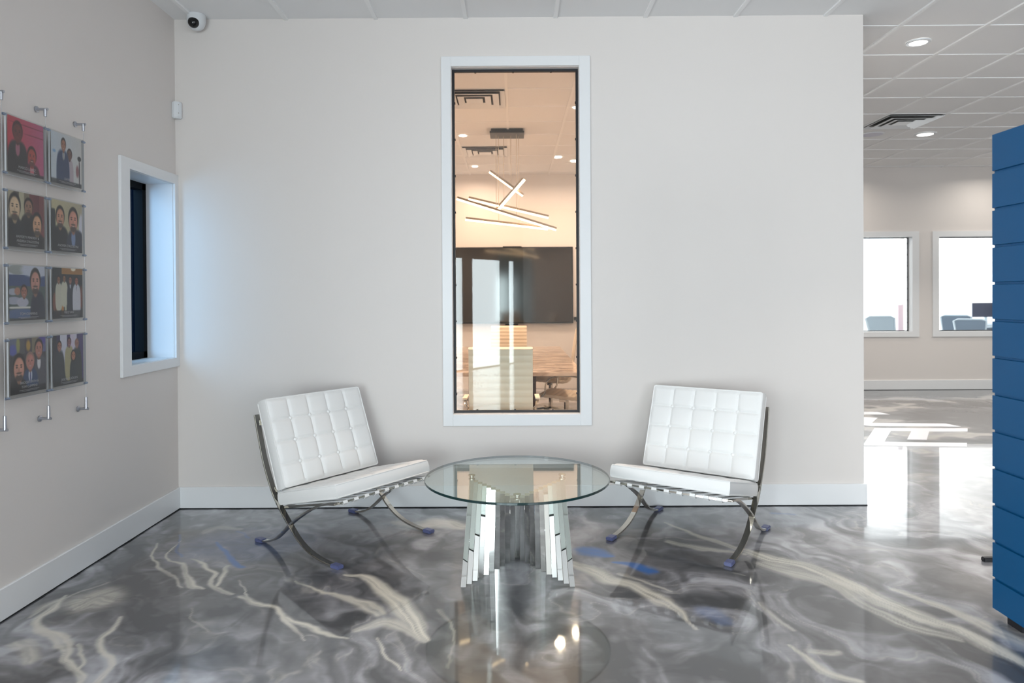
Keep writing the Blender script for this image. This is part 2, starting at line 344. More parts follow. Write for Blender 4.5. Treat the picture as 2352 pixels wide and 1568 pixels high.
# ------------------------------------------------------------------ floor
def smooth_noise(u, v, seed):
    """2-D value noise with gradients smoothed, arrays in, array out in 0..1"""
    r = np.random.default_rng(seed); T = r.random((256, 256))
    iu = np.floor(u).astype(int); iv = np.floor(v).astype(int); fu = u-iu; fv = v-iv
    fu = fu*fu*fu*(fu*(fu*6-15)+10); fv = fv*fv*fv*(fv*(fv*6-15)+10); a = iu % 256; b = iv % 256; a1 = (iu+1) % 256; b1 = (iv+1) % 256
    return (T[a, b]*(1-fu)+T[a1, b]*fu)*(1-fv)+(T[a, b1]*(1-fu)+T[a1, b1]*fu)*fv
def fbm(u, v, seed, oct=4):
    s = 0; a = .5; t = 0
    for k in range(oct): s = s+a*smooth_noise(u*2**k+k*17.3, v*2**k+k*7.7, seed+k); t += a; a *= .5
    return s/t
STROKES = [
    ('c', 0.8, [(-2.111, 4.123, 0.0053), (-2.044, 3.931, 0.0075), (-1.902, 3.77, 0.0108), (-1.758, 3.593, 0.0091), (-1.662, 3.484, 0.0046)]),
    ('c', 0.9, [(-2.006, 4.158, 0.0036), (-1.985, 3.997, 0.0054), (-1.929, 3.896, 0.006), (-1.811, 3.799, 0.0098), (-1.704, 3.621, 0.0177), (-1.614, 3.497, 0.0243), (-1.564, 3.47, 0.0136)]),
    ('c', 0.8, [(-1.8, 3.878, 0.004), (-1.679, 3.767, 0.0122), (-1.57, 3.662, 0.0126), (-1.544, 3.536, 0.0129), (-1.466, 3.456, 0.0164), (-1.381, 3.405, 0.0085)]),
    ('c', 0.8, [(-1.544, 3.765, 0.0109), (-1.524, 3.647, 0.0144), (-1.499, 3.509, 0.0088)]),
    ('c', 0.6, [(-1.433, 3.603, 0.0037), (-1.348, 3.455, 0.0046), (-1.269, 3.33, 0.0071)]),
    ('c', 0.75, [(-1.329, 3.379, 0.0146), (-1.21, 3.282, 0.023), (-1.092, 3.235, 0.0189), (-1.007, 3.125, 0.0136), (-0.953, 3.043, 0.0096), (-0.895, 2.946, 0.0037)]),
    ('c', 0.75, [(-1.092, 3.235, 0.0141), (-0.933, 3.104, 0.0171), (-0.805, 2.983, 0.0149), (-0.721, 2.944, 0.0078)]),
    ('c', 0.9, [(-0.873, 3.668, 0.0113), (-0.77, 3.609, 0.0246), (-0.65, 3.447, 0.042), (-0.566, 3.323, 0.0546), (-0.49, 3.163, 0.0539), (-0.433, 3.038, 0.0411), (-0.381, 2.922, 0.0148)]),
    ('c', 0.7, [(-1.123, 3.558, 0.0071), (-0.983, 3.451, 0.0135), (-0.852, 3.399, 0.0218), (-0.741, 3.324, 0.0342), (-0.622, 3.186, 0.0335)]),
    ('c', 0.6, [(-0.702, 3.021, 0.0235), (-0.586, 3.1, 0.0464), (-0.49, 3.038, 0.0375), (-0.404, 2.96, 0.0275)]),
    ('c', 0.6, [(-0.597, 2.962, 0.0074), (-0.545, 2.834, 0.0084), (-0.487, 2.75, 0.0076), (-0.462, 2.701, 0.0036)]),
    ('c', 0.8, [(-2.185, 3.389, 0.0066), (-2.144, 3.246, 0.028), (-2.121, 3.095, 0.0195), (-1.922, 2.936, 0.0263), (-1.778, 2.794, 0.0206), (-1.66, 2.68, 0.0152), (-1.633, 2.589, 0.0179)]),
    ('c', 0.6, [(-2.046, 3.268, 0.0481), (-2.017, 3.338, 0.1272), (-1.941, 3.313, 0.0466)]),
    ('c', 0.75, [(-1.809, 3.155, 0.0104), (-1.767, 3.031, 0.019), (-1.768, 2.954, 0.017), (-1.66, 2.861, 0.0176), (-1.584, 2.759, 0.0137), (-1.562, 2.648, 0.0159), (-1.54, 2.582, 0.0125)]),
    ('c', 0.6, [(-1.837, 2.917, 0.0083), (-1.723, 2.81, 0.008), (-1.702, 2.727, 0.0076)]),
    ('c', 0.5, [(-2.079, 2.938, 0.0341), (-1.935, 2.795, 0.0288)]),
    ('c', 0.5, [(-2.194, 3.158, 0.0085), (-2.2, 3.27, 0.0267), (-2.174, 3.34, 0.025)]),
    ('c', 0.35, [(-2.063, 3.542, 0.0123), (-2.152, 3.438, 0.0109), (-2.164, 3.34, 0.0084)]),
    ('c', 0.55, [(-0.766, 4.524, 0.0327), (-0.642, 4.436, 0.0727), (-0.438, 4.454, 0.092), (-0.323, 4.389, 0.0636)]),
    ('c', 0.35, [(-1.91, 4.291, 0.025), (-1.859, 4.391, 0.036), (-1.707, 4.348, 0.0176)]),
    ('c', 0.3, [(-1.496, 3.24, 0.0036), (-1.417, 3.109, 0.0037), (-1.324, 3.007, 0.0039)]),
    ('c', 0.25, [(-0.37, 3.228, 0.0139), (-0.272, 3.017, 0.0066), (-0.264, 2.731, 0.0043)]),
    ('b', 0.9, [(-1.775, 4.144, 0.0088), (-1.655, 3.993, 0.0156), (-1.551, 3.827, 0.0176), (-1.473, 3.764, 0.0197)]),
    ('b', 0.5, [(-2.05, 4.254, 0.005), (-1.958, 4.032, 0.0056), (-1.858, 3.912, 0.0079)]),
    ('b', 0.5, [(-1.718, 4.308, 0.0104), (-1.594, 4.228, 0.0115)]),
    ('b', 0.22, [(-1.737, 4.1, 0.2173), (-1.545, 4.097, 0.2494), (-1.378, 4.168, 0.1989)]),
    ('b', 0.9, [(0.386, 3.983, 0.0604), (0.431, 3.948, 0.0765), (0.51, 3.897, 0.0214)]),
    ('b', 1.0, [(0.53, 3.785, 0.0151), (0.628, 3.738, 0.037), (0.685, 3.678, 0.045), (0.721, 3.654, 0.0222)]),
    ('b', 0.4, [(1.698, 4.644, 0.0196), (1.817, 4.618, 0.0195)]),
    ('b', 0.25, [(0.877, 3.215, 0.0512), (0.924, 3.106, 0.0413)]),
    ('c', 0.75, [(0.942, 4.454, 0.0101), (1.139, 4.17, 0.0223), (1.299, 3.953, 0.0357), (1.373, 3.822, 0.0613), (1.522, 3.697, 0.0645), (1.615, 3.526, 0.0603), (1.677, 3.347, 0.0674), (1.745, 3.206, 0.0675), (1.801, 3.098, 0.057), (1.88, 2.996, 0.0431), (1.93, 2.865, 0.0469), (1.966, 2.729, 0.0346)]),
    ('c', 0.75, [(0.891, 4.125, 0.0292), (1.041, 4.043, 0.0395), (1.182, 3.972, 0.0243), (1.258, 3.904, 0.0195)]),
    ('c', 0.55, [(1.329, 3.729, 0.0579), (1.453, 3.583, 0.0712), (1.549, 3.5, 0.0379), (1.595, 3.347, 0.0242), (1.644, 3.163, 0.0299), (1.707, 3.017, 0.0493), (1.835, 2.939, 0.0225)]),
    ('c', 0.6, [(1.83, 3.419, 0.0215), (1.916, 3.296, 0.0252), (1.983, 3.16, 0.0337), (2.031, 3.014, 0.0456), (2.077, 2.882, 0.0338)]),
    ('c', 0.7, [(0.295, 3.773, 0.0244), (0.41, 3.652, 0.0493), (0.484, 3.54, 0.0586), (0.585, 3.485, 0.0452), (0.682, 3.333, 0.0518), (0.743, 3.239, 0.0313), (0.756, 3.129, 0.0128), (0.782, 3.007, 0.009)]),
    ('c', 0.4, [(0.541, 3.622, 0.0127), (0.657, 3.524, 0.0121), (0.763, 3.419, 0.0093)]),
    ('c', 0.65, [(1.122, 2.855, 0.0104), (1.158, 2.752, 0.0168), (1.183, 2.657, 0.0201), (1.252, 2.596, 0.0181)]),
    ('c', 0.5, [(1.186, 2.819, 0.0224), (1.281, 2.818, 0.0224)]),
    ('c', 0.35, [(1.136, 3.304, 0.0169), (1.157, 3.168, 0.0203), (1.197, 3.022, 0.0125)]),
    ('g', 0.5, [(0.508, 2.878, 0.0054), (0.535, 2.741, 0.0091), (0.551, 2.617, 0.0094)]),
    ('g', 0.6, [(0.487, 3.265, 0.0769), (0.595, 3.196, 0.086)]),
    ('g', 0.5, [(0.495, 3.009, 0.0474), (0.618, 2.932, 0.0554), (0.734, 2.858, 0.045)]),
    ('g', 0.5, [(0.079, 3.115, 0.0697), (0.207, 2.899, 0.0778)]),
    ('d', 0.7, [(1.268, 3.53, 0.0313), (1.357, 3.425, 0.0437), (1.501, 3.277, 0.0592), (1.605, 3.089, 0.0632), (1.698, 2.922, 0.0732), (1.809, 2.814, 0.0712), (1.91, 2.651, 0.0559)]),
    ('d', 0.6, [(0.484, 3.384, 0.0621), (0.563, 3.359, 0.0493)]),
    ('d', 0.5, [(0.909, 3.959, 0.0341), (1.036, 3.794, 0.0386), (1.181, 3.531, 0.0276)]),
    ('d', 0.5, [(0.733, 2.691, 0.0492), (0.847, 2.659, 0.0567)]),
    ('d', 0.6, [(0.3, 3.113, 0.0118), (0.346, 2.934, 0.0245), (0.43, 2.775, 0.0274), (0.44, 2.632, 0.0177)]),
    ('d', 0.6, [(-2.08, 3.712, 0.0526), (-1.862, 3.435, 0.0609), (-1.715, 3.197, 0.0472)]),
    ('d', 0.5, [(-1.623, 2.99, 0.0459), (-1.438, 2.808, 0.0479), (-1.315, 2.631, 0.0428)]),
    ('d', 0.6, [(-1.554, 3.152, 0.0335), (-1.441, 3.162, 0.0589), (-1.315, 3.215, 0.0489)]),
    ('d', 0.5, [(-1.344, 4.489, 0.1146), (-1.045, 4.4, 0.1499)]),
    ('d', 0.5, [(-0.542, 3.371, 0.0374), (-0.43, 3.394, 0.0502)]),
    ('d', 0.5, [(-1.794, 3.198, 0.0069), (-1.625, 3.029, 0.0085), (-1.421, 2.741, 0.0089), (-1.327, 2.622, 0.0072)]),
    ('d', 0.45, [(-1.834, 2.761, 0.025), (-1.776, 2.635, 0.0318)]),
    ('g', 0.5, [(-1.41, 3.645, 0.067), (-1.235, 3.532, 0.0835)]),
    ('g', 0.55, [(-1.246, 3.046, 0.0447), (-1.101, 2.91, 0.0514), (-0.994, 2.737, 0.0483)]),
    ('g', 0.45, [(-0.641, 2.87, 0.0605), (-0.49, 2.766, 0.0778), (-0.395, 2.701, 0.0632)]),
    ('g', 0.4, [(-1.272, 2.789, 0.0239), (-1.166, 2.645, 0.0264)]),
]

xs = np.concatenate([np.arange(XL-.22, 3.2, .0075), np.arange(3.2, 9.64, .05), [9.64]])
ys = np.concatenate([np.arange(-5.69, 2.35, .12), np.arange(2.35, 4.9, .0075), np.arange(4.9, 11.2, .03), np.arange(11.2, 17.6, .4)])
nx, ny = len(xs), len(ys)
GX, GY = np.meshgrid(xs, ys, indexing='xy'); X = GX.ravel(); Y = GY.ravel()
wu = fbm(X*2.2, Y*2.2, 3, 4)-.5; wv = fbm(X*2.2+31, Y*2.2+11, 9, 4)-.5
wu2 = fbm(X*9, Y*7, 21, 3)-.5; wv2 = fbm(X*9+5, Y*7+3, 27, 3)-.5
PX = X+wu*.05+wu2*.035; PY = Y+wv*.10+wv2*.06
chan = {k: np.zeros_like(X) for k in 'cbdg'}
for kind, amp, pts in STROKES:
    P = [Vector((a, b, w)) for a, b, w in pts]
    if len(P) > 2: P = bez(P, 3)
    a0 = np.array([(p.x, p.y) for p in P]); mg = max(p.z for p in P)*3+.12
    sel = np.where((X > a0[:, 0].min()-mg) & (X < a0[:, 0].max()+mg) & (Y > a0[:, 1].min()-mg) & (Y < a0[:, 1].max()+mg))[0]
    qx, qy = PX[sel], PY[sel]; best = np.full(len(sel), 9.); side = np.zeros(len(sel)); along = np.zeros(len(sel)); L = 0
    for i in range(len(P)-1):
        ax, ay, aw = P[i]; bx, by, bw = P[i+1]; dx, dy = bx-ax, by-ay; l2 = dx*dx+dy*dy+1e-9
        t = np.clip(((qx-ax)*dx+(qy-ay)*dy)/l2, 0, 1); ex, ey = qx-ax-t*dx, qy-ay-t*dy
        wd = np.maximum(aw+(bw-aw)*t, .004); dd = np.hypot(ex, ey)/wd
        m_ = dd < best; best[m_] = dd[m_]; l = math.sqrt(l2)
        side[m_] = ((ex*dy-ey*dx)/l)[m_]; along[m_] = (L+t*l)[m_]; L += l
    soft = {'c': 1.45, 'b': 1.6, 'd': 2.0, 'g': 2.0}[kind]
    val = np.clip((soft-best)/(soft*.75 if kind != 'c' else 1.15), 0, 1); val = val*val*(3-2*val)
    st = smooth_noise(side*95+200, along*5+50, 77)*.6+smooth_noise(side*210+100, along*9+10, 78)*.4
    k = {'c': .62, 'b': .3, 'd': .3, 'g': .4}[kind]
    val = val*min(1, amp*1.15)*(1-k+k*np.clip(st*1.9-.15, 0, 1))
    chan[kind][sel] = np.maximum(chan[kind][sel], val)
# flow aligned streaks and clouds of the pigment
ca, sa = .53, -.85
U = X*ca+Y*sa; V = -X*sa+Y*ca
qf = np.clip((Y-5.0)/1.5, 0, 1)                       # far floor: streaks lie across the room
lf = np.clip((-.9-X)/1.0, 0, 1)                       # left: swirlier
warp = (fbm(X*1.3, Y*1.3, 41, 4)-.5)
warp2 = (fbm(X*3.1+9, Y*3.1, 47, 3)-.5)
st1 = fbm(U*.9+warp*2.2+warp2*1.2, V*4.2+warp*7+warp2*1.6, 51, 5)
st2 = fbm(U*2.4+warp*3.5+warp2*2, V*13+warp*16+warp2*5, 61, 4)
sw = fbm(X*1.8+warp*6+wu2*1.5, Y*1.8+warp2*6, 71, 4)
tone = (st1-.5)*1.0+(st2-.5)*.40*(1-.6*lf)+(sw-.5)*(.55+.5*lf)
far = fbm(X*.9+warp*2, Y*3.4+X*.5+warp*5, 81, 5)-.5
tone = tone*(1-qf)+(far*1.6+(st2-.5)*.3)*qf
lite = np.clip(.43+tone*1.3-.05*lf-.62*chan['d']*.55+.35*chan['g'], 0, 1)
ridge = np.exp(-((st1-.56)/.016)**2)*np.clip((st2-.42)*4, 0, 1)*.22*(1-lf*.6)
ridge_far = np.exp(-((far-.11)/.05)**2)*.5*qf
cream = np.clip(np.maximum(np.maximum(chan['c'], ridge*(1-qf)), ridge_far), 0, 1)
me = bpy.data.meshes.new('floor'); nv = nx*ny
co = np.zeros((nv, 3)); co[:, 0] = X; co[:, 1] = Y
idx = np.arange(nv).reshape(ny, nx); q = np.stack([idx[:-1, :-1], idx[:-1, 1:], idx[1:, 1:], idx[1:, :-1]], -1).reshape(-1)
me.vertices.add(nv); me.vertices.foreach_set('co', co.ravel())
nf = (nx-1)*(ny-1); me.loops.add(nf*4); me.loops.foreach_set('vertex_index', q)
me.polygons.add(nf); me.polygons.foreach_set('loop_start', np.arange(nf)*4); me.update(calc_edges=True)
at = me.attributes.new('pigment', 'FLOAT_COLOR', 'POINT')
at.data.foreach_set('color', np.stack([lite, cream, chan['b'], np.ones(nv)], -1).astype(np.float32).ravel())
floor = bpy.data.objects.new('floor', me); COL.objects.link(floor); floor['kind'] = 'structure'
fm = bpy.data.materials.new('poured_epoxy'); fm.use_nodes = True; nt = fm.node_tree; N = nt.nodes; Lk = nt.links
b = N['Principled BSDF']
an = N.new('ShaderNodeAttribute'); an.attribute_name = 'pigment'; sep = N.new('ShaderNodeSeparateColor'); Lk.new(an.outputs['Color'], sep.inputs[0])
ramp = N.new('ShaderNodeValToRGB'); e = ramp.color_ramp.elements
e[0].position = .05; e[0].color = (*lin((.20, .205, .22)), 1); e[1].position = .95; e[1].color = (*lin((.66, .665, .69)), 1)
for p_, c_ in ((.35, (.345, .345, .36)), (.6, (.475, .475, .495))):
    n_ = ramp.color_ramp.elements.new(p_); n_.color = (*lin(c_), 1)
tc = N.new('ShaderNodeTexCoord'); mp = N.new('ShaderNodeMapping'); mp.inputs['Rotation'].default_value = (0, 0, 1.0); mp.inputs['Scale'].default_value = (5, 26, 1)
ns = N.new('ShaderNodeTexNoise'); ns.inputs['Scale'].default_value = 1.6; ns.inputs['Detail'].default_value = 7; ns.inputs['Distortion'].default_value = 1.3
Lk.new(tc.outputs['Object'], mp.inputs[0]); Lk.new(mp.outputs[0], ns.inputs['Vector'])
ad = N.new('ShaderNodeMath'); ad.operation = 'MULTIPLY_ADD'; ad.inputs[1].default_value = .15; Lk.new(ns.outputs['Fac'], ad.inputs[0])
sb = N.new('ShaderNodeMath'); sb.operation = 'SUBTRACT'; sb.inputs[1].default_value = .095; Lk.new(sep.outputs[0], sb.inputs[0]); Lk.new(sb.outputs[0], ad.inputs[2]); Lk.new(ad.outputs[0], ramp.inputs[0])
m1 = N.new('ShaderNodeMix'); m1.data_type = 'RGBA'; m1.inputs[7].default_value = (*lin((.86, .84, .785)), 1); Lk.new(sep.outputs[1], m1.inputs[0]); Lk.new(ramp.outputs[0], m1.inputs[6])
m2 = N.new('ShaderNodeMix'); m2.data_type = 'RGBA'; m2.inputs[7].default_value = (*lin((.08, .38, .68)), 1); Lk.new(sep.outputs[2], m2.inputs[0]); Lk.new(m1.outputs[2], m2.inputs[6])
Lk.new(m2.outputs[2], b.inputs['Base Color'])
b.inputs['Roughness'].default_value = .10; b.inputs['Specular IOR Level'].default_value = .6; b.inputs['Coat Weight'].default_value = 1; b.inputs['Coat Roughness'].default_value = .045; b.inputs['Coat IOR'].default_value = 1.55
b.inputs['Roughness'].default_value = .35
me.materials.append(fm); me.shade_smooth()
# white letters set in the corridor floor
lets = [[(3.851, 7.561), (4.821, 7.521), (4.709, 7.347), (4.316, 7.358), (4.051, 6.945), (3.866, 6.961), (4.143, 7.381), (3.939, 7.399), (3.59, 6.859), (4.344, 6.787), (4.235, 6.615), (3.302, 6.699)],
        [(3.867, 8.338), (4.211, 8.194), (3.981, 7.87), (4.758, 7.805), (4.816, 7.619), (3.872, 7.68), (3.662, 7.891)],
        [(3.925, 8.66), (4.423, 8.606), (4.473, 8.414), (3.812, 8.423)], [(3.497, 7.773), (3.789, 7.649), (3.625, 7.427), (3.442, 7.429)]]
LETTER = mat('white_floor_vinyl', (.90, .90, .92), .35)
t = thing('floor_lettering', 'large white block letters on the swirled corridor floor beyond the lounge wall', 'floor sign', (3.9, 7.5, 0))
for pl in lets:
    mb = MB(); mb.prism([(x-3.9, y-7.5) for x, y in pl], .0005, .0025); mb.build('letter', LETTER, t)

# ------------------------------------------------------------------ white tufted lounge chairs
def cushion_mesh(w, l, t, nx, ny, puff=.0135, res=14):
    """tufted cushion, x in +-w/2, y 0..l, z 0..t; tufting on +z"""
    mb = MB(); NX, NY = nx*res, ny*res; R = .018
    def top(i, j):
        x = -w/2+w*i/NX; y = l*j/NY
        a = (i/res) % 1*2-1; b_ = (j/res) % 1*2-1
        if i == NX: a = 1
        if j == NY: b_ = 1
        cx = 1-abs(a)**3.2; cy = 1-abs(b_)**3.2
        h = puff*(cx*cy)**.42 if cx > 0 and cy > 0 else 0
        gi, gj = round(i/res), round(j/res)
        if 0 < gi < nx and 0 < gj < ny:
            dx = x-(-w/2+w*gi/nx); dy = y-l*gj/ny; h -= .009*math.exp(-(dx*dx+dy*dy)/(.014**2))
        ex = min(x+w/2, w/2-x); ey = min(y, l-y); e_ = min(ex, ey)
        if e_ < R: h = h*(e_/R)
        return (x, y, t-.012+h)
    vs = [top(i, j) for j in range(NY+1) for i in range(NX+1)]
    fs = [(j*(NX+1)+i, j*(NX+1)+i+1, (j+1)*(NX+1)+i+1, (j+1)*(NX+1)+i) for j in range(NY) for i in range(NX)]
    mb.add(vs, fs)
    loop = [(i, 0) for i in range(NX)]+[(NX, j) for j in range(NY)]+[(i, NY) for i in range(NX, 0, -1)]+[(0, j) for j in range(NY, 0, -1)]
    rings = []
    for k, (bz, bulge) in enumerate(((1, 0), (.85, .003), (.5, .005), (.15, .003), (0, 0))):
        R_ = []
        for i, j in loop:
            x, y, z = top(i, j); cx, cy = x, y-l/2
            ox = (1 if i == NX else -1 if i == 0 else 0)*bulge; oy = (1 if j == NY else -1 if j == 0 else 0)*bulge
            R_.append((x+ox, y+oy, (t-.012)*bz))
        rings.append(R_)
    n = len(loop); vs = [v for r in rings for v in r]
    fs = [(k*n+(i+1) % n, k*n+i, (k+1)*n+i, (k+1)*n+(i+1) % n) for k in range(4) for i in range(n)]
    fs.append(tuple(4*n+i for i in range(n)))
    mb.add(vs, fs); return mb
def rounded_loop(w, l, z, r=.012, out=.0):
    pts = []
    for cx, cy, a0 in ((w/2-r, l-r, 0), (-w/2+r, l-r, 90), (-w/2+r, r, 180), (w/2-r, r, 270)):
        for k in range(5):
            a = math.radians(a0+k*22.5); pts.append((cx+(r+out)*math.cos(a), cy+(r+out)*math.sin(a), z))
    return pts
def add_cushion(name, w, l, t, nx, ny, M, parent):
    o = cushion_mesh(w, l, t, nx, ny).build(name, LEATHER, parent, smooth=True, angle=1.0, fix=False)
    o.matrix_local = M
    for z in (t-.012, .002):
        p = MB().tube(rounded_loop(w, l, z), .0042, 6, closed=True).build('piping', LEATHER, o, smooth=True)
    for i in range(1, nx):
        for j in range(1, ny):
            bt = MB().lathe([(.0001, .007), (.006, .006), (.0095, .003), (.0105, 0), (.009, -.006)], (-w/2+w*i/nx, l*j/ny, t-.014), 14)
            bt.build('button', LEATHER, o, smooth=True)
    return o
AP = [(-.378, .745), (-.340, .617), (-.290, .470), (-.215, .325), (-.151, .243), (-.060, .157), (.022, .088), (.110, .044), (.205, .020), (.300, .010), (.345, .009)]
BP = [(.347, .340), (.275, .328), (.200, .305), (.112, .262), (.019, .206), (-.055, .155), (-.116, .103), (-.191, .048), (-.268, .019), (-.345, .009)]
def lounge_chair(label, loc, forward):
    rz = math.atan2(-forward[0], forward[1])
    t = thing('lounge_chair', label, 'chair', loc, rz, 'white lounge chairs beside the glass table')
    HW = .350
    for s in (-1, 1):
        mb = MB(); mb.ribbon(bez([(s*HW, u, z) for u, z in AP], 6), .034, .011); mb.build('back_leg_frame', CHROME, t, bevel=.002)
        mb = MB(); mb.ribbon(bez([(s*HW, u, z) for u, z in BP], 6), .033, .0105); mb.build('seat_leg_frame', CHROME, t, bevel=.002)
        mb = MB(); mb.ribbon([(s*(HW-.02), .335, .338), (s*(HW-.02), -.155, .232)], .014, .012); mb.build('side_rail', CHROME, t, bevel=.001)
        for u in (.345, -.345):
            mb = MB(); mb.box(s*HW-.022, s*HW+.022, u-.032, u+.032, 0, .020); fc = mb.build('foot_sleeve', BLUECAP, t, bevel=.004); fc['label'] = 'blue plastic foot sleeve'
    for nm, u, z in (('front_rail', .345, .338), ('rear_rail', -.155, .232), ('back_top_rail', -.352, .70), ('back_lower_rail', -.205, .33)):
        mb = MB(); mb.ribbon([(-HW+.012, u, z), (HW-.012, u, z)], .030 if 'front' not in nm else .022, .010, lat=(0, .95, .3) if nm in ('front_rail', 'rear_rail') else (0, -.36, .93)); mb.build(nm, CHROME, t, bevel=.0015)
    ang = math.atan2(.106, .49)
    for k in range(9):
        x = -.30+.075*k
        mb = MB(); mb.ribbon([(x, .330, .3225), (x, .3525, .327), (x, .3605, .3375), (x, .356, .3495), (x, .330, .3465), (x, -.15, .2445)], .030, .0035); mb.build('strap', LEATHER, t)
    for k in range(7):
        x = -.27+.09*k
        mb = MB(); mb.ribbon([(x, -.362, .715), (x, -.348, .715), (x, -.196, .34), (x, -.210, .325)], .030, .0035); mb.build('strap', LEATHER, t)
    # seat cushion: from rear lower to front
    sl = math.atan2(.121, .50)
    M = Matrix.Translation((0, -.155, .248))@Matrix.Rotation(sl, 4, 'X')
    add_cushion('seat_cushion', .700, .522, .082, 5, 4, M, t)
    d = Vector((0, -.18, .467)).normalized(); n = Vector((0, .933, .36)).normalized(); xx = d.cross(n).normalized()
    M = Matrix((xx, d, n)).transposed().to_4x4(); M.translation = Vector((0, -.1775, .328))
    add_cushion('back_cushion', .700, .520, .092, 5, 4, M, t)
    return t
lounge_chair('white tufted leather lounge chair nearest the narrow side window, left of the glass table', (-1.016, 4.220, 0), (.801, -.599))
lounge_chair('white tufted leather lounge chair nearest the corridor opening, right of the glass table', (1.050, 4.238, 0), (-.571, -.821))

# ------------------------------------------------------------------ glass coffee table
tb = thing('coffee_table', 'round glass coffee table on a fanned mirror steel slat base between the chairs', 'table', (.01, 3.70, 0))
for i in range(-10, 11):
    a = abs(i); xb, yb, xt, yt = i*.0270, .186-a*.0386, i*.0250, -.180+a*.0380
    wb, wt, dp = .0132, .0122, .024
    mb = MB(); mb.hexa([(xb-wb, yb-dp, 0), (xb+wb, yb-dp, 0), (xb+wb, yb+dp, 0), (xb-wb, yb+dp, 0)], [(xt-wt, yt-dp, .425), (xt+wt, yt-dp, .425), (xt+wt, yt+dp, .425), (xt-wt, yt+dp, .425)])
    mb.build('base_slat', MIRROR, tb, bevel=.0008, seg=1)
for x, y in ((-.25, .20), (.25, .20), (0, -.185)):
    mb = MB(); mb.lathe([(.019, .425), (.019, .431), (.013, .434), (.013, .442), (.020, .445), (.020, .4505)], (x, y, 0), 24); mb.build('glass_standoff', CHROME, tb, smooth=True)
mb = MB(); n = 128; R = .498; cy = .11
prof = [(R-.0015, .451), (R, .4525), (R, .4625), (R-.0015, .464)]
ring = [[(r*math.cos(2*PI*k/n), cy+r*math.sin(2*PI*k/n), z) for k in range(n)] for r, z in prof]
vs = [v for r in ring for v in r]; mb.cur = 1
mb.add(vs, [(j*n+k, j*n+(k+1) % n, (j+1)*n+(k+1) % n, (j+1)*n+k) for j in range(3) for k in range(n)]); mb.cur = 0
mb.add(ring[3], [tuple(range(n))]); mb.add(ring[0], [tuple(range(n-1, -1, -1))])
mb.build('glass_top', [TABLEGLASS, GLASSEDGE], tb, fix=False)

# ------------------------------------------------------------------ security camera and detector
t = thing('security_camera', 'white dome security camera with dark lens in the upper left ceiling corner', 'camera', (-2.118, 4.735, ZC))
mb = MB(); mb.lathe([(.058, 0), (.060, -.006), (.060, -.040), (.056, -.062), (.046, -.082), (.030, -.097), (.012, -.104), (.0001, -.105)], n=40); mb.build('housing', PLASTIC, t, smooth=True)
M0 = Matrix.Rotation(.62, 4, 'X')
mb = MB(); mb.lathe([(.0001, -.112), (.014, -.109), (.026, -.100), (.034, -.088), (.037, -.074), (.036, -.066)], n=32)
mb.v = [tuple(Matrix.Rotation(-.45, 3, 'X')@Vector(v)+Vector((0, -.006, .003))) for v in mb.v]; mb.build('lens_dome', DARKG, t, smooth=True)
t = thing('motion_detector', 'small white motion detector mounted across the corner above the narrow window', 'sensor', (-2.278, 4.786, 2.708), math.radians(-45+90))
mb = MB(); prof = [(-.033, .02), (-.033, .0), (-.028, -.018), (-.012, -.027), (.012, -.027), (.028, -.018), (.033, .0), (.033, .02)]
t.rotation_euler = (0, 0, math.radians(35))
mb.prism(prof, -.056, .056); mb.build('housing', PLASTIC, t, bevel=.006, seg=3, smooth=True)
for z in (.035, -.022): MB().lathe([(.0035, 0), (.002, -.002), (.0001, -.0026)], (.006, -.0268, z), 10, 'y').build('lens', CHROME, t)

# ------------------------------------------------------------------ blue slatted partition
mb = MB(); bx0, bx1, py0, py1 = 2.135, 2.175, 1.95, 3.158
zg = [2.142]+[1.975-.1645*k for k in range(12)]+[0.0]
g = .0065
prof = []
for i in range(len(zg)-1):
    zt, zb = zg[i], zg[i+1]; top_ = zt-(g if i else 0); bot = zb+(g if i < len(zg)-2 else 0.03)
    prof += [(0, top_), (0, bot)]
    if i < len(zg)-2: prof += [(.011, zb+g*.7), (.011, zb-g*.7)]
for zt, zb in zip(zg[:-1], zg[1:]):
    pass
poly = [(bx0+x, z) for x, z in prof]+[(bx1-x, z) for x, z in reversed(prof)]
nn = len(poly); vs = [(x, py1, z) for x, z in poly]+[(x, py0, z) for x, z in poly]
fs = [(i, (i+1) % nn, nn+(i+1) % nn, nn+i) for i in range(nn)]
pt = thing('slatted_partition', 'tall blue grooved slat panel standing at the right edge of the room', 'partition', (0, 0, 0))
k = 0; mb.add(vs, fs)
# end caps split board by board so that the notches stay open
L_ = prof; H = len(prof)
for (ia, ib) in [(j, j+1) for j in range(0, H-1)]:
    (xa, za), (xb, zb) = L_[ia], L_[ib]
    for y in (py0, py1):
        mb.add([(bx0+xa, y, za), (bx0+xb, y, zb), (bx1-xb, y, zb), (bx1-xa, y, za)], [(0, 1, 2, 3)])
ob = mb.build('slat_board', BLUE, pt)
for ya in (py0+.1, py1-.18):
    mb = MB(); mb.box(bx0+.004, bx1+.0, ya, ya+.09, 0, .031); mb.build('base_foot', BLACKF, pt)
t = MB(); t.box(2.505, 2.66, 3.77, 3.80, 0, .022); t = t.build('floor_bracket', BLACKF, bevel=.004); tag(t, 'small black bracket foot on the floor poking out behind the blue panel', 'bracket')

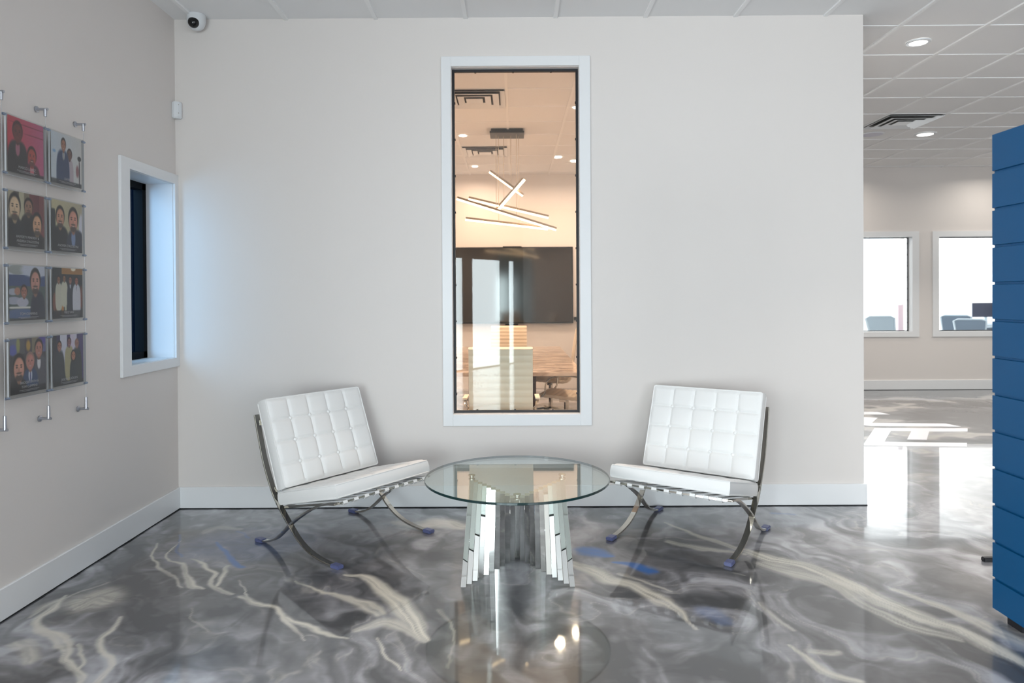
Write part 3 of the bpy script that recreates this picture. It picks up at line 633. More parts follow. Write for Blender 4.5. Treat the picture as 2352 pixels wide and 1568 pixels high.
# ------------------------------------------------------------------ photo display on the left wall
PXp = -2.256
ACRY = pane_mat('acrylic', (.93, .935, .935), 1.49, 1.3)
CLIP = mat('steel_clip', (.55, .60, .68), .3, .9)
WIRE = mat('steel_wire', (.62, .62, .63), .35, .8)
PRINT = bpy.data.materials.new('printed_photo'); PRINT.use_nodes = True
_n = PRINT.node_tree; _a = _n.nodes.new('ShaderNodeAttribute'); _a.attribute_name = 'ink'; _n.links.new(_a.outputs['Color'], _n.nodes['Principled BSDF'].inputs['Base Color']); _n.nodes['Principled BSDF'].inputs['Roughness'].default_value = .45
cables = [3.112, 3.405, 3.705]
names = ['leftmost', 'middle', 'rightmost']
for y, nm in zip(cables, names):
    t = thing('display_cable', '%s of the three vertical steel cables holding the photo pockets on the left wall' % nm, 'cable', (XL, y, 0), 0, 'cables of the photo display')
    X0 = PXp-XL
    MB().tube([(X0, 0, .875), (X0, 0, 2.345)], .0011, 6).build('wire', WIRE, t)
    for z, s in ((2.352, -1), (.858, 1)):
        mb = MB(); mb.lathe([(.015, 0), (.015, .006), (.010, .009)], (0, 0, z), 20, 'x'); mb.tube([(0, 0, z), (X0+.012, 0, z)], .0065, 12)
        mb.tube([(X0, 0, z), (X0, 0, z+s*.012), (X0, 0, z+s*(.036 if s < 0 else .062))], .0078, 12, radii=[.0078, .0078, .0068]); mb.build('standoff', BRUSH, t, smooth=True)
def C(h): return np.array(lin(h))
SK = (.80, .58, .46)
def paint(bgf, figs, extra=None, W_=110, H_=114, band=.16):
    u, v = np.meshgrid(np.linspace(0, 1, W_), np.linspace(0, 1, H_))   # v 0 bottom
    v = 1-v; img = bgf(u, v)
    def el(cx, cy, rx, ry, col, soft=.25, a=1, p=2):
        nonlocal img
        d = (np.abs((u-cx)/rx)**p+np.abs((v-cy)/ry)**p)**(1/p); m_ = np.clip((1+soft/2-d)/soft, 0, 1)[..., None]*a
        img = img*(1-m_)+np.array(col)*m_
    if extra: extra(el, u, v)
    for f in figs:
        x, y, w = f['x'], f['y'], f['w']; h = w*f.get('asp', 1.35); sk = np.array(f.get('sk', SK)); hair = np.array(f.get('hair', (.08, .06, .06)))
        cl = f.get('cl', (.10, .11, .13)); sh = f.get('sh')
        if f.get('body', 1):
            el(x+f.get('bx', 0), y-h*1.55-f.get('bl', .3), w*f.get('bw', 1.9), h*.8+f.get('bl', .3), cl, .12, 1, 3)
            if sh is not None: el(x, y-h*1.5, w*.42, h*.75, sh, .3)
            if f.get('tie') is not None: el(x, y-h*1.75, w*.14, h*.65, f['tie'], .3)
            if f.get('bow'): el(x, y-h*1.08, w*.35, h*.12, (.05, .05, .06), .3)
        el(x, y-h*.75, w*.42, h*.45, sk*.72, .3)
        if f.get('long'): el(x, y-h*.15, w*1.2, h*1.25, hair, .15)
        el(x, y+h*.18, w*1.02, h*.98, hair, .14)
        el(x, y-h*.05, w*.86, h*.90, sk, .2)
        el(x+w*.25, y+h*.25, w*.45, h*.4, np.minimum(sk*1.15, 1), .9, .5)
        if f.get('beard'): el(x, y-h*.70, w*.62, h*.26, hair*1.2+.08, .5, .75); el(x, y-h*.33, w*.45, h*.07, hair+.08, .6, .7)
        for s in (-1, 1):
            el(x+s*w*.36, y+h*.1, w*.16, h*.06, (.16, .10, .10), .7, .8)
            el(x+s*w*.36, y+h*.26, w*.2, h*.045, hair, .6, .8)
        el(x, y-h*.12, w*.12, h*.2, sk*.78, .8, .5)
        el(x, y-h*.47, w*.24, h*.05, (.80, .68, .64) if f.get('smile', 1) else (.5, .25, .25), .5, .9)
        for g_ in f.get('post', []): el(*g_)
    b_ = np.clip((band-v)/.03, 0, 1)[..., None]*.78; img = img*(1-b_)+np.array((.16, .16, .18))*b_
    noise = np.random.default_rng(len(figs)*7+int(figs[0]['x']*100)).normal(0, .012, img.shape[:2])[..., None]
    return np.clip(img+noise, 0, 1)
def flat(c): return lambda u, v: np.ones(u.shape+(3,))*np.array(c)
def bands(cols, k=1, vert=True):
    def f(u, v):
        q = (u if vert else v)*len(cols)*k; i = (np.floor(q).astype(int)) % len(cols); return np.array(cols)[i]
    return f
def grad(c0, c1, vert=False):
    return lambda u, v: (np.array(c0)*(1-(u if not vert else v))[..., None]+np.array(c1)*(u if not vert else v)[..., None])
red = lambda s: dict(sk=(.62, .25, .22), hair=(.28, .14, .14), cl=(.17, .15, .17), sh=(.75, .42, .50))
P1 = paint(grad((.80, .26, .32), (.74, .36, .52)), [dict(x=.27, y=.73, w=.14, bw=2.0, bl=.4, smile=0, sk=(.44, .20, .19), hair=(.30, .14, .15), cl=(.17, .15, .17), sh=(.66, .40, .48)), dict(x=.66, y=.36, w=.13, bw=1.8, bl=.2, beard=1, sk=(.70, .28, .25), hair=(.22, .10, .10), cl=(.30, .15, .20), sh=(.85, .45, .50))], lambda el, u, v: (el(.55, .9, .5, .01, (.4, .15, .2), .5, .6), el(.75, .75, .3, .012, (.4, .15, .2), .5, .5)), band=.07)
P2 = paint(grad((.80, .84, .88), (.86, .85, .84)), [dict(x=.60, y=.62, w=.085, bw=1.5, bl=.25, sk=(.45, .30, .28), hair=(.12, .09, .10), cl=(.74, .68, .72), smile=0), dict(x=.40, y=.78, w=.082, asp=1.6, bx=-.02, bw=2.6, bl=.45, cl=(.20, .27, .42), sh=(.80, .80, .80), tie=(.45, .42, .42), sk=(.66, .44, .36))], lambda el, u, v: (el(.93, .6, .06, .05, (.12, .12, .15), .4), el(.93, .3, .02, .3, (.2, .15, .18), .4), el(.86, .33, .05, .12, (.6, .4, .42), .5), el(.10, .62, .05, .03, (.55, .70, .85), .6)), band=.10)
P3 = paint(bands([(.70, .66, .56), (.36, .31, .28), (.74, .71, .60), (.50, .45, .38), (.45, .22, .24), (.42, .18, .21), (.50, .26, .28)]), [dict(x=.55, y=.74, w=.125, asp=1.3, bw=1.9, smile=0, beard=1, sk=(.62, .46, .38), cl=(.10, .10, .12), hair=(.14, .10, .08)), dict(x=.17, y=.70, w=.16, asp=1.5, bx=-.02, bw=1.9, beard=1, smile=0, sk=(.86, .74, .60), cl=(.12, .13, .16)), dict(x=.79, y=.44, w=.145, asp=1.45, bw=1.6, beard=1, cl=(.12, .11, .12), sk=(.84, .64, .50))], band=.24)
P4 = paint(grad((.78, .74, .58), (.72, .68, .58)), [dict(x=.27, y=.66, w=.14, asp=1.5, bw=2.0, beard=1, cl=(.13, .14, .16), sk=(.80, .58, .47)), dict(x=.70, y=.64, w=.165, asp=1.45, bw=1.9, bx=.08, beard=1, cl=(.20, .22, .30), sh=(.50, .58, .74), sk=(.84, .58, .50))], lambda el, u, v: (el(.04, .4, .08, .42, (.16, .18, .19), .1, 1, 6), el(.97, .5, .08, .3, (.85, .85, .9), .3)), band=.15)
P5 = paint(lambda u, v: np.where((v > .83)[..., None], np.array((.80, .82, .86)), np.where((v > .62)[..., None], np.array((.24, .32, .50)), np.array((.33, .38, .38)))), [dict(x=.40, y=.52, w=.095, asp=1.2, body=0, sk=(.66, .44, .38)), dict(x=.72, y=.70, w=.15, asp=1.55, bw=1.5, bx=.07, bl=.5, beard=1, cl=(.19, .20, .27), sk=(.78, .56, .50))], lambda el, u, v: (el(.22, .92, .24, .09, (.62, .64, .63), .2), el(.72, .92, .4, .13, (.78, .80, .86), .3), el(.12, .36, .2, .07, (.68, .69, .76), .2), el(.36, .33, .16, .09, (.74, .74, .80), .2), el(.10, .52, .14, .06, (.70, .71, .77), .2), el(.22, .53, .08, .07, (.72, .52, .44), .3), el(.3, .12, .45, .09, (.34, .42, .58), .2), el(.3, .235, .42, .02, (.88, .87, .84), .2)), band=.05)
P6 = paint(lambda u, v: np.where((v > .88)[..., None] & (u > .3)[..., None], np.array((.66, .47, .26)), np.array((.15, .17, .19))), [dict(x=.20, y=.76, w=.055, bw=2.0, bl=.22, cl=(.80, .79, .72), sk=(.55, .36, .28)), dict(x=.38, y=.79, w=.052, bw=2.1, bl=.20, cl=(.82, .81, .73), sk=(.55, .38, .30)), dict(x=.58, y=.76, w=.055, bw=2.1, bl=.34, cl=(.17, .19, .26), sh=(.7, .7, .75), sk=(.60, .38, .34)), dict(x=.79, y=.75, w=.060, bw=2.3, bl=.28, cl=(.82, .82, .86), sk=(.62, .36, .32), tie=(.25, .25, .4))], lambda el, u, v: (el(.68, .985, .08, .04, (1, .95, .85), .4), el(.15, .22, .05, .2, (.45, .28, .16), .4), el(.32, .2, .04, .2, (.75, .5, .25), .4), el(.42, .2, .03, .1, (.8, .8, .7), .4), el(.06, .32, .05, .2, (.50, .30, .24), .3), el(.95, .42, .04, .25, (.50, .28, .24), .3)), band=.17)
P7 = paint(lambda u, v: np.where((v > .72)[..., None], np.array([(.42, .45, .55), (.36, .34, .36), (.30, .26, .30), (.52, .48, .40), (.40, .40, .58)])[np.minimum((u*5).astype(int), 4)], np.array((.26, .24, .26))), [dict(x=.80, y=.78, w=.12, asp=1.4, bx=.06, bw=1.8, bl=.5, cl=(.34, .33, .38), sh=(.88, .87, .88), bow=1, sk=(.74, .50, .44)), dict(x=.55, y=.56, w=.125, asp=1.3, bw=1.8, bl=.3, cl=(.18, .28, .44), sh=(.85, .86, .92), tie=(.24, .27, .50), hair=(.60, .46, .42), sk=(.78, .52, .47)), dict(x=.24, y=.46, w=.165, asp=1.45, bw=1.5, bl=.2, bx=-.02, beard=1, cl=(.13, .13, .14), sk=(.84, .60, .52))], lambda el, u, v: (el(.08, .80, .10, .1, (.38, .40, .70), .4), el(.88, .93, .14, .07, (.34, .30, .62), .4), el(.5, .86, .06, .1, (.75, .60, .30), .6), el(.22, .88, .05, .14, (.62, .62, .40), .6)), band=.13)
P8 = paint(bands([(.14, .14, .20), (.20, .17, .34), (.84, .84, .90), (.84, .84, .90), (.27, .20, .42), (.85, .80, .88), (.84, .82, .88), (.26, .20, .42), (.28, .22, .45)]), [dict(x=.78, y=.80, w=.07, bw=2.4, bl=.5, cl=(.19, .21, .22), sk=(.62, .42, .38), hair=(.50, .34, .30)), dict(x=.52, y=.84, w=.068, bw=2.2, bl=.28, cl=(.70, .66, .50), sk=(.56, .36, .40)), dict(x=.20, y=.78, w=.075, bw=2.3, bl=.6, cl=(.18, .20, .24), sk=(.66, .44, .38)), dict(x=.66, y=.57, w=.075, bw=1.7, bl=.3, long=1, cl=(.16, .19, .22), sk=(.74, .50, .40))], lambda el, u, v: (el(.5, .12, .2, .2, (.15, .17, .22), .3), el(.33, .35, .03, .2, (.84, .83, .92), .3)), band=.09)
CAP = [['MARCO KOZLOVSKI'], ['DAVE MAY'], ['RAFFERTY PENDERY &', "ANDREA D'AGOSTINI"], ["ANDREA D'AGOSTINI"], ['TOM CUMMINS'], ['MIKE VAN'], ['BRIDGER SMITH &', 'TOM CUMMINS'], ['JASON FLADLIEN']]
CAP[0] = ['MARCO LOPEZ']; CAP[1] = ['DAVID']
LBL = ['photo pocket with a pink toned picture of two men, top row', 'photo pocket of a man in a blue suit beside a woman, top row', 'photo pocket of three men in dark jackets by a curtain, second row', 'photo pocket of two bearded men against a yellow wall, second row', 'photo pocket of a man with a person giving thumbs up in a car, third row', 'photo pocket of four men standing with white shirts, third row', 'photo pocket of three men with a bow tie and a blue suit, bottom row', 'photo pocket of four people with a yellow shirt in the middle, bottom row']
CAPM = mat('white_print', (.74, .73, .74), .5)
def text_mesh(name, body, size, M, parent, m):
    cu = bpy.data.curves.new(name, 'FONT'); cu.body = body; cu.size = size; cu.align_x = 'CENTER'; cu.extrude = .0001
    tmp = bpy.data.objects.new(name, cu); COL.objects.link(tmp)
    dg = bpy.context.evaluated_depsgraph_get(); me = bpy.data.meshes.new_from_object(tmp.evaluated_get(dg))
    bpy.data.objects.remove(tmp); me.materials.clear(); me.materials.append(m)
    o = bpy.data.objects.new(name, me); COL.objects.link(o); o.parent = parent; o.matrix_local = M; return o
rows = [2.262, 1.926, 1.591, 1.256]; colsY = [(3.147, 3.388), (3.443, 3.684)]
imgs = [P1, P2, P3, P4, P5, P6, P7, P8]
WT = Matrix(((0, 0, 1), (1, 0, 0), (0, 1, 0))).to_4x4()       # text plane facing +X
for r in range(4):
    for c in range(2):
        i = r*2+c; y0, y1 = colsY[c]; zt = rows[r]; zb = zt-.252
        t = thing('photo_pocket', LBL[i], 'photo display', (PXp, y0, zb), 0, 'acrylic photo pockets on the left wall')
        w, h = y1-y0, zt-zb
        for xx, nm in ((-.004, 'rear_sheet'), (.004, 'front_sheet')):
            mb = MB(); mb.add([(xx, -.014, -.016), (xx, w+.014, -.016), (xx, w+.014, h+.006), (xx, -.014, h+.006)], [(0, 1, 2, 3)]); mb.build(nm, ACRY, t, fix=False)
        mb = MB(); mb.box(-.004, .004, -.0145, -.0125, -.016, h+.006); mb.box(-.004, .004, w+.0125, w+.0145, -.016, h+.006); mb.box(-.004, .004, -.0125, w+.0125, -.017, -.0155)
        mb.build('pocket_edge', mat('frosted_edge', (.74, .75, .76), .25) if i == 0 else bpy.data.materials['frosted_edge'], t)
        img = imgs[i]; H_, W_ = img.shape[:2]
        me = bpy.data.meshes.new('print'); vs = [(0, w*a/(W_-1), h*(1-b_/(H_-1))) for b_ in range(H_) for a in range(W_)]
        me.from_pydata(vs, [], [(b_*W_+a, (b_+1)*W_+a, (b_+1)*W_+a+1, b_*W_+a+1) for b_ in range(H_-1) for a in range(W_-1)])
        at = me.attributes.new('ink', 'FLOAT_COLOR', 'POINT'); li = np.where(img <= .04045, img/12.92, ((img+.055)/1.055)**2.4)
        at.data.foreach_set('color', np.concatenate([li, np.ones((H_, W_, 1))], -1).astype(np.float32).ravel())
        me.materials.append(PRINT); o = bpy.data.objects.new('print', me); COL.objects.link(o); o.parent = t
        lines = CAP[i]; sz = .0155 if len(lines) > 1 else .017
        for k, ln in enumerate(lines):
            M = Matrix.Translation((.0010, w*.52, .020+(.019*(len(lines)-1-k)) + .004))@WT; text_mesh('caption', ln, sz, M, t, CAPM)
        mb = MB(); mb.box(.0006, .0010, w*.24, w*.80, .0135, .0150); mb.box(.0006, .0010, w*.30, w*.74, .0085, .0098); mb.build('caption_line', CAPM, t)
        for yy in (-.019, w+.019):
            for zz in (h-.004, -.010):
                mb = MB(); mb.lathe([(.0045, -.014), (.006, -.010), (.006, .010), (.0045, .014)], (0, yy, zz), 10, 'y'); mb.build('clip', CLIP, t, smooth=True)
# ------------------------------------------------------------------ ceiling fixtures
LED = lambda nm, col, s: mat(nm, (.9, .9, .9), .5, emit=col, estr=s)
LEDC = LED('led_lens_neutral', (1, .97, .93), 6); LEDW = LED('led_lens_warm', (1, .93, .84), 5)
def downlight(label, x, y, r, m, power, col, ring=True, group='recessed ceiling lights', spread=None):
    t = thing('downlight', label, 'ceiling light', (x, y, ZC), 0, group)
    mb = MB(); R2 = r*1.42
    if ring: mb.lathe([(r, -.007), (r*1.05, -.012), (R2*.97, -.011), (R2, -.004), (R2, -.001)], n=36); mb.f = mb.f[:-2]; mb.mi = mb.mi[:-2]; mb.build('trim_ring', PLASTIC, t, smooth=True)
    MB().lathe([(r, -.0075), (r, -.009)], n=36).build('lens', m, t)
    l = bpy.data.lights.new('downlight_lamp', 'AREA'); l.shape = 'DISK'; l.size = r*2; l.energy = power; l.color = col
    l.spread = spread or (2.0 if group != 'meeting room downlights' else 2.9)
    o = bpy.data.objects.new('downlight_lamp', l); COL.objects.link(o); o.parent = t; o.location = (0, 0, -.02)
    return t
downlight('large round recessed light lit in the corridor ceiling, nearest the camera', 3.05, 5.33, .060, LEDC, 24, NEUT, group='corridor downlights')
downlight('round recessed light beyond the square air diffuser in the corridor ceiling', 4.88, 8.39, .085, LEDC, 24, NEUT, group='corridor downlights')
# lamps added for more light, out of the frame or hidden behind the wall
for x, y in ((6.8, 5.3), (7.4, 8.4), (3.0, 2.2), (6.2, 1.2), (6.2, -2.2), (3.0, -2.2)):
    downlight('added unseen round recessed light in the ceiling to the right of the blue panel', x, y, .085, LEDC, 16, NEUT, group='corridor downlights out of view')
for x in (4.78, 6.98, 8.7):
    downlight('round recessed light washing the far corridor wall', x, 9.9, .05, LED('led_lens_dim', (1, .97, .93), 2) if 'led_lens_dim' not in bpy.data.materials else bpy.data.materials['led_lens_dim'], 6, NEUT, spread=2.7, group='wall washing downlights')
for x, y in ((-1.2, .6), (1.2, .6), (-1.0, -1.4), (1.2, -1.4)):
    downlight('added unseen round recessed light in the lounge ceiling behind the camera', x, y, .085, LEDC, 4, NEUT, group='added lounge downlights')  # lamps added overhead, out of sight, for extra lounge light
downlight('warm recessed light at the right edge of the tall window, nearest', .66, 7.10, .055, LEDW, 12, WARM, False, 'meeting room downlights')
downlight('warm recessed light right of the pendant lamp, left one of the farther pair', .605, 9.63, .055, LEDW, 12, WARM, False, 'meeting room downlights')
downlight('warm recessed light right of the pendant lamp, right one of the farther pair', .86, 9.92, .055, LEDW, 12, WARM, False, 'meeting room downlights')
downlight('warm recessed light left of the pendant canopy', -.59, 8.31, .045, LEDW, 12, WARM, False, 'meeting room downlights')
downlight('small warm recessed light far behind the pendant, on its left side', -.56, 10.28, .04, LEDW, 12, WARM, False, 'meeting room downlights')
for x, y in ((-1.5, 5.8), (1.5, 5.8), (-1.6, 7.6), (1.7, 7.7), (-1.6, 9.6), (0, 5.6)):
    downlight('added unseen warm recessed light in the meeting room ceiling outside the tall window', x, y, .06, LEDW, 14, WARM, False, 'meeting room downlights out of view')  # extra lamps added beyond the window view to brighten this room
def diffuser(name, label, x0, x1, y0, y1):
    cx, cy = (x0+x1)/2, (y0+y1)/2; w, d = (x1-x0)/2, (y1-y0)/2
    t = thing(name, label, 'air vent', (cx, cy, ZC), 0)
    mb = MB(); mb.box(-w*.97, w*.97, -d*.97, d*.97, -.004, -.001); mb.build('backing', mat('vent_dark', (.30, .30, .29), .7) if 'vent_dark' not in bpy.data.materials else bpy.data.materials['vent_dark'], t)
    for k, (s0, s1) in enumerate(((1.0, .84), (.80, .60), (.54, .34), (.27, .0))):
        mb = MB(); z0, z1 = -.006-.014*(k > 0), -.022-.01*(k > 0)
        if s1 == 0: mb.box(-w*s0, w*s0, -d*s0, d*s0, z1, z1+.004)
        else:
            o_ = [(-w*s0, -d*s0), (w*s0, -d*s0), (w*s0, d*s0), (-w*s0, d*s0)]; i_ = [(-w*s1, -d*s1), (w*s1, -d*s1), (w*s1, d*s1), (-w*s1, d*s1)]
            for a in range(4):
                b_ = (a+1) % 4; mb.hexa([(*o_[a], z1), (*o_[b_], z1), (*i_[b_], z0), (*i_[a], z0)], [(*o_[a], z1+.003), (*o_[b_], z1+.003), (*i_[b_], z0+.003), (*i_[a], z0+.003)])
        mb.build('louvre_ring', PLASTIC, t)
    return t
diffuser('ceiling_diffuser', 'square white four-way air diffuser in the corridor ceiling', 3.96, 4.55, 7.46, 8.05)
diffuser('ceiling_diffuser', 'square air diffuser nearest the tall window in the meeting room ceiling', -.655, -.075, 6.46, 7.05)
diffuser('ceiling_diffuser', 'square air diffuser behind the pendant in the meeting room ceiling', -.655, -.075, 8.93, 9.52)
t = thing('ceiling_speaker', 'round flush speaker grille in the corridor ceiling beside the diffuser', 'speaker', (4.25, 8.39, ZC))
MB().lathe([(.135, -.001), (.135, -.006), (.118, -.008)], n=40).build('rim', PLASTIC, t, smooth=True)
MB().lathe([(.116, -.008), (.116, -.0095)], n=40).build('grille', mat('speaker_cloth', (.84, .84, .88), .8), t)

# ------------------------------------------------------------------ pendant lamp
t = thing('pendant_lamp', 'modern pendant lamp of five criss-crossed glowing bars in the meeting room', 'lamp', (-.07, 8.12, ZC))
mb = MB(); mb.box(-.18, .18, -.14, .14, -.030, 0); mb.build('canopy', GUNMETAL, t, bevel=.003)
mb = MB(); mb.box(-.195, .195, -.155, .155, -.052, -.030); mb.build('canopy_plate', GUNMETAL, t, bevel=.003)
BARM = mat('bar_housing', (.60, .55, .50), .4, .3); BARL = LED('bar_diffuser', (1, .82, .62), 7)
bars = [((-.264, 2.896, .10), (.112, 2.600, -.05)), ((.113, 2.768, -.12), (-.19, 2.455, .08)), ((-.518, 2.586, .08), (.405, 2.358, .04)), ((-.644, 2.573, -.02), (.488, 2.206, -.08)), ((-.552, 2.341, .02), (.397, 2.228, .05))]
cab = {0: [(-.110, .0), (-.028, .0)], 1: [(-.110, .05), (.035, -.05)], 2: [(-.172, .06), (.035, .05)], 3: [(-.196, -.05), (.035, -.06)], 4: [(-.172, .03), (.062, .03)]}
for k, (a, b_) in enumerate(bars):
    A = Vector((a[0]+.07, a[2], a[1]-ZC)); B = Vector((b_[0]+.07, b_[2], b_[1]-ZC)); side = (B-A).cross(Vector((0, 0, 1))).normalized()
    mb = MB(); mb.ribbon([A, B], .030, .024, lat=side); o = mb.build('light_bar', BARM, t)
    up = (B-A).cross(side).normalized(); up = up if up.z > 0 else -up
    mb = MB(); mb.ribbon([A-up*.020, B-up*.020], .028, .018, lat=side); mb.build('diffuser_strip', BARL, o)
    for cx, cy in cab[k]:
        q = (cx-(A.x-.07))/(B.x-A.x); P = A+(B-A)*q
        MB().tube([(P.x, P.y, P.z+.010), (P.x, P.y, -.045)], .0032, 6).build('suspension_cable', mat('cable_white', (.80, .76, .70), .4) if 'cable_white' not in bpy.data.materials else bpy.data.materials['cable_white'], t)

# ------------------------------------------------------------------ meeting room furniture
t = thing('television', 'large black flat television on the meeting room wall', 'television', (0, 10.98, 1.6))
sc_ = 10.9/10.5
tx0, tx1, tz0, tz1 = -.91, .912, 1.016, 2.196
mb = MB(); frame_y(mb, tx0, tx1, tz0-1.6, tz1-1.6, .018, -.072, -.02); mb.box(tx0+.02, tx1-.02, -.05, -.001, tz0-1.58, tz1-1.62); mb.build('bezel', TVF, t)
mb = MB(); mb.box(tx0+.018, tx1-.018, -.067, -.052, tz0-1.6+.018, tz1-1.6-.018); mb.build('screen', TVM, t)
mb = MB(); mb.box(-.17, .12, -.085, -.05, tz1-1.6-.004, tz1-1.6+.012); mb.build('camera_bar', TVF, t)
mb = MB(); mb.box(-.14, .06, -.07, -.03, tz0-1.6-.03, tz0-1.6-.006); mb.build('badge', TVF, t)
t = MB(); t.box(.925, .985, 10.90, 10.98, 1.065, 1.11); t.box(.965, .975, 10.92, 10.93, 1.11, 1.22); t = t.build('wireless_router', TVF); tag(t, 'small black router with an aerial on the wall right of the television', 'router')
# veined stone table top
WOODTOP = bpy.data.materials.new('veined_stone'); WOODTOP.use_nodes = True; nt = WOODTOP.node_tree; b = nt.nodes['Principled BSDF']
tc = nt.nodes.new('ShaderNodeTexCoord'); mp = nt.nodes.new('ShaderNodeMapping'); mp.inputs['Scale'].default_value = (.9, 3.2, 1); mp.inputs['Rotation'].default_value = (0, 0, .25); ns = nt.nodes.new('ShaderNodeTexNoise')
ns.inputs['Scale'].default_value = 3; ns.inputs['Detail'].default_value = 8; ns.inputs['Distortion'].default_value = 1.5; rp = nt.nodes.new('ShaderNodeValToRGB')
rp.color_ramp.elements[0].position = .35; rp.color_ramp.elements[0].color = (*lin((.56, .48, .42)), 1); rp.color_ramp.elements[1].position = .65; rp.color_ramp.elements[1].color = (*lin((.88, .81, .74)), 1)
nt.links.new(tc.outputs['Object'], mp.inputs[0]); nt.links.new(mp.outputs[0], ns.inputs['Vector']); nt.links.new(ns.outputs['Fac'], rp.inputs[0]); nt.links.new(rp.outputs[0], b.inputs['Base Color']); b.inputs['Roughness'].default_value = .12
DKWOOD = mat('dark_brown_veneer', (.27, .16, .11), .35, vary=.25, bscale=14)
t = thing('conference_table', 'long meeting table with veined stone top and brown panel base behind the tall window', 'table', (-.12, 7.95, 0))
mb = MB(); mb.box(-.74, .74, -1.63, 1.63, .718, .752); mb.build('tabletop', WOODTOP, t, bevel=.004)
for ya in (-1.05, .95):
    mb = MB(); mb.box(-.33, .33, ya, ya+.08, 0, .718); mb.build('base_panel', DKWOOD, t)
mb = MB(); mb.box(-.04, .04, -.97, .95, .1, .60); mb.build('spine_panel', DKWOOD, t)
def ribbed(parent):
    """seat and back of a ribbed sling chair, front is +y"""
    prof = bez([(.235, .445), (.20, .462), (.05, .452), (-.12, .440), (-.205, .455), (-.245, .52), (-.262, .66), (-.285, .85), (-.315, 1.02), (-.335, 1.065)], 8)
    P = [Vector((0, p[0], p[1])) for p in [(q.x, q.y) for q in [Vector(v[:]) for v in prof]]]
    return P
def conf_chair(label, x, y, rz, group='cream ribbed meeting chairs'):
    t = thing('meeting_chair', label, 'chair', (x, y, 0), rz, group)
    pr = [(.235, .445), (.20, .462), (.05, .452), (-.12, .440), (-.205, .455), (-.245, .52), (-.262, .66), (-.285, .85), (-.315, 1.02), (-.335, 1.065)]
    P = bez([(0, a, b_) for a, b_ in pr], 12)
    # arc length ribs
    def slab(pts, name):
        vs = []; W2 = .232; s = 0; n = len(pts); prev = pts[0]
        secs = []
        for i, p in enumerate(pts):
            tg = (pts[min(i+1, n-1)]-pts[max(i-1, 0)]).normalized(); nn = Vector((1, 0, 0)).cross(tg); s += (p-prev).length; prev = p
            th = .013+.006*abs(math.sin(PI*s/.052))**.6
            for x_, tz in ((-W2, th*.7), (-W2+.012, th), (W2-.012, th), (W2, th*.7), (W2, -th*.7), (W2-.012, -th), (-W2+.012, -th), (-W2, -th*.7)): secs.append(p+Vector((x_, 0, 0))+nn*tz)
        fs = [(i*8+k, i*8+(k+1) % 8, (i+1)*8+(k+1) % 8, (i+1)*8+k) for i in range(n-1) for k in range(8)]
        fs += [tuple(range(7, -1, -1)), tuple((n-1)*8+k for k in range(8))]
        return MB().add(secs, fs).build(name, LEATHER2, t, smooth=True, angle=.9)
    fine = []
    for i in range(len(P)-1):
        for k in range(2): fine.append(P[i].lerp(P[i+1], k/2))
    fine.append(P[-1]); cut = int(len(fine)*.45)
    slab(fine[:cut+1], 'seat'); slab(fine[cut:], 'backrest')
    for s in (-1, 1):
        mb = MB(); mb.tube(bez([(s*.235, .20, .45), (s*.262, .16, .50), (s*.272, .14, .60), (s*.272, .05, .655), (s*.272, -.12, .66), (s*.265, -.22, .64), (s*.24, -.262, .62)], 6), .0085, 10); a = mb.build('armrest', CHROME, t, smooth=True)
        mb = MB(); mb.ribbon([(s*.272, .10, .668), (s*.272, -.16, .676)], .034, .012); mb.build('arm_pad', LEATHER2, a)
    mb = MB(); mb.tube([(0, 0, .10), (0, 0, .40)], .024, 16); mb.box(-.2, .2, -.03, .03, .40, .425); mb.build('column', CHROME, t, smooth=True)
    for k in range(5):
        a = 2*PI*k/5+.3; c_, s_ = math.cos(a), math.sin(a)
        mb = MB(); mb.ribbon([(0, 0, .115), (.30*c_, .30*s_, .078)], .03, .022, lat=(-s_, c_, 0)); lg = mb.build('base_leg', CHROME, t)
        mb = MB(); mb.lathe([(.028, -.011), (.030, -.006), (.030, .006), (.028, .011)], (.30*c_, .30*s_, .031), 16, 'y'); mb.build('caster', TVF, lg, smooth=True)
    return t
conf_chair('cream ribbed meeting chair seen from behind, nearest the tall window', -.10, 5.40, 0)
conf_chair('cream ribbed meeting chair at the far head of the stone table, facing the camera', -.075, 9.62, PI).scale = (1.08, 1, .955)
conf_chair('cream ribbed meeting chair with its curved back beside the far right of the stone table', .43, 8.40, math.radians(84))
conf_chair('cream ribbed meeting chair with its seat tucked under the near right of the stone table', .52, 7.08, math.radians(74))
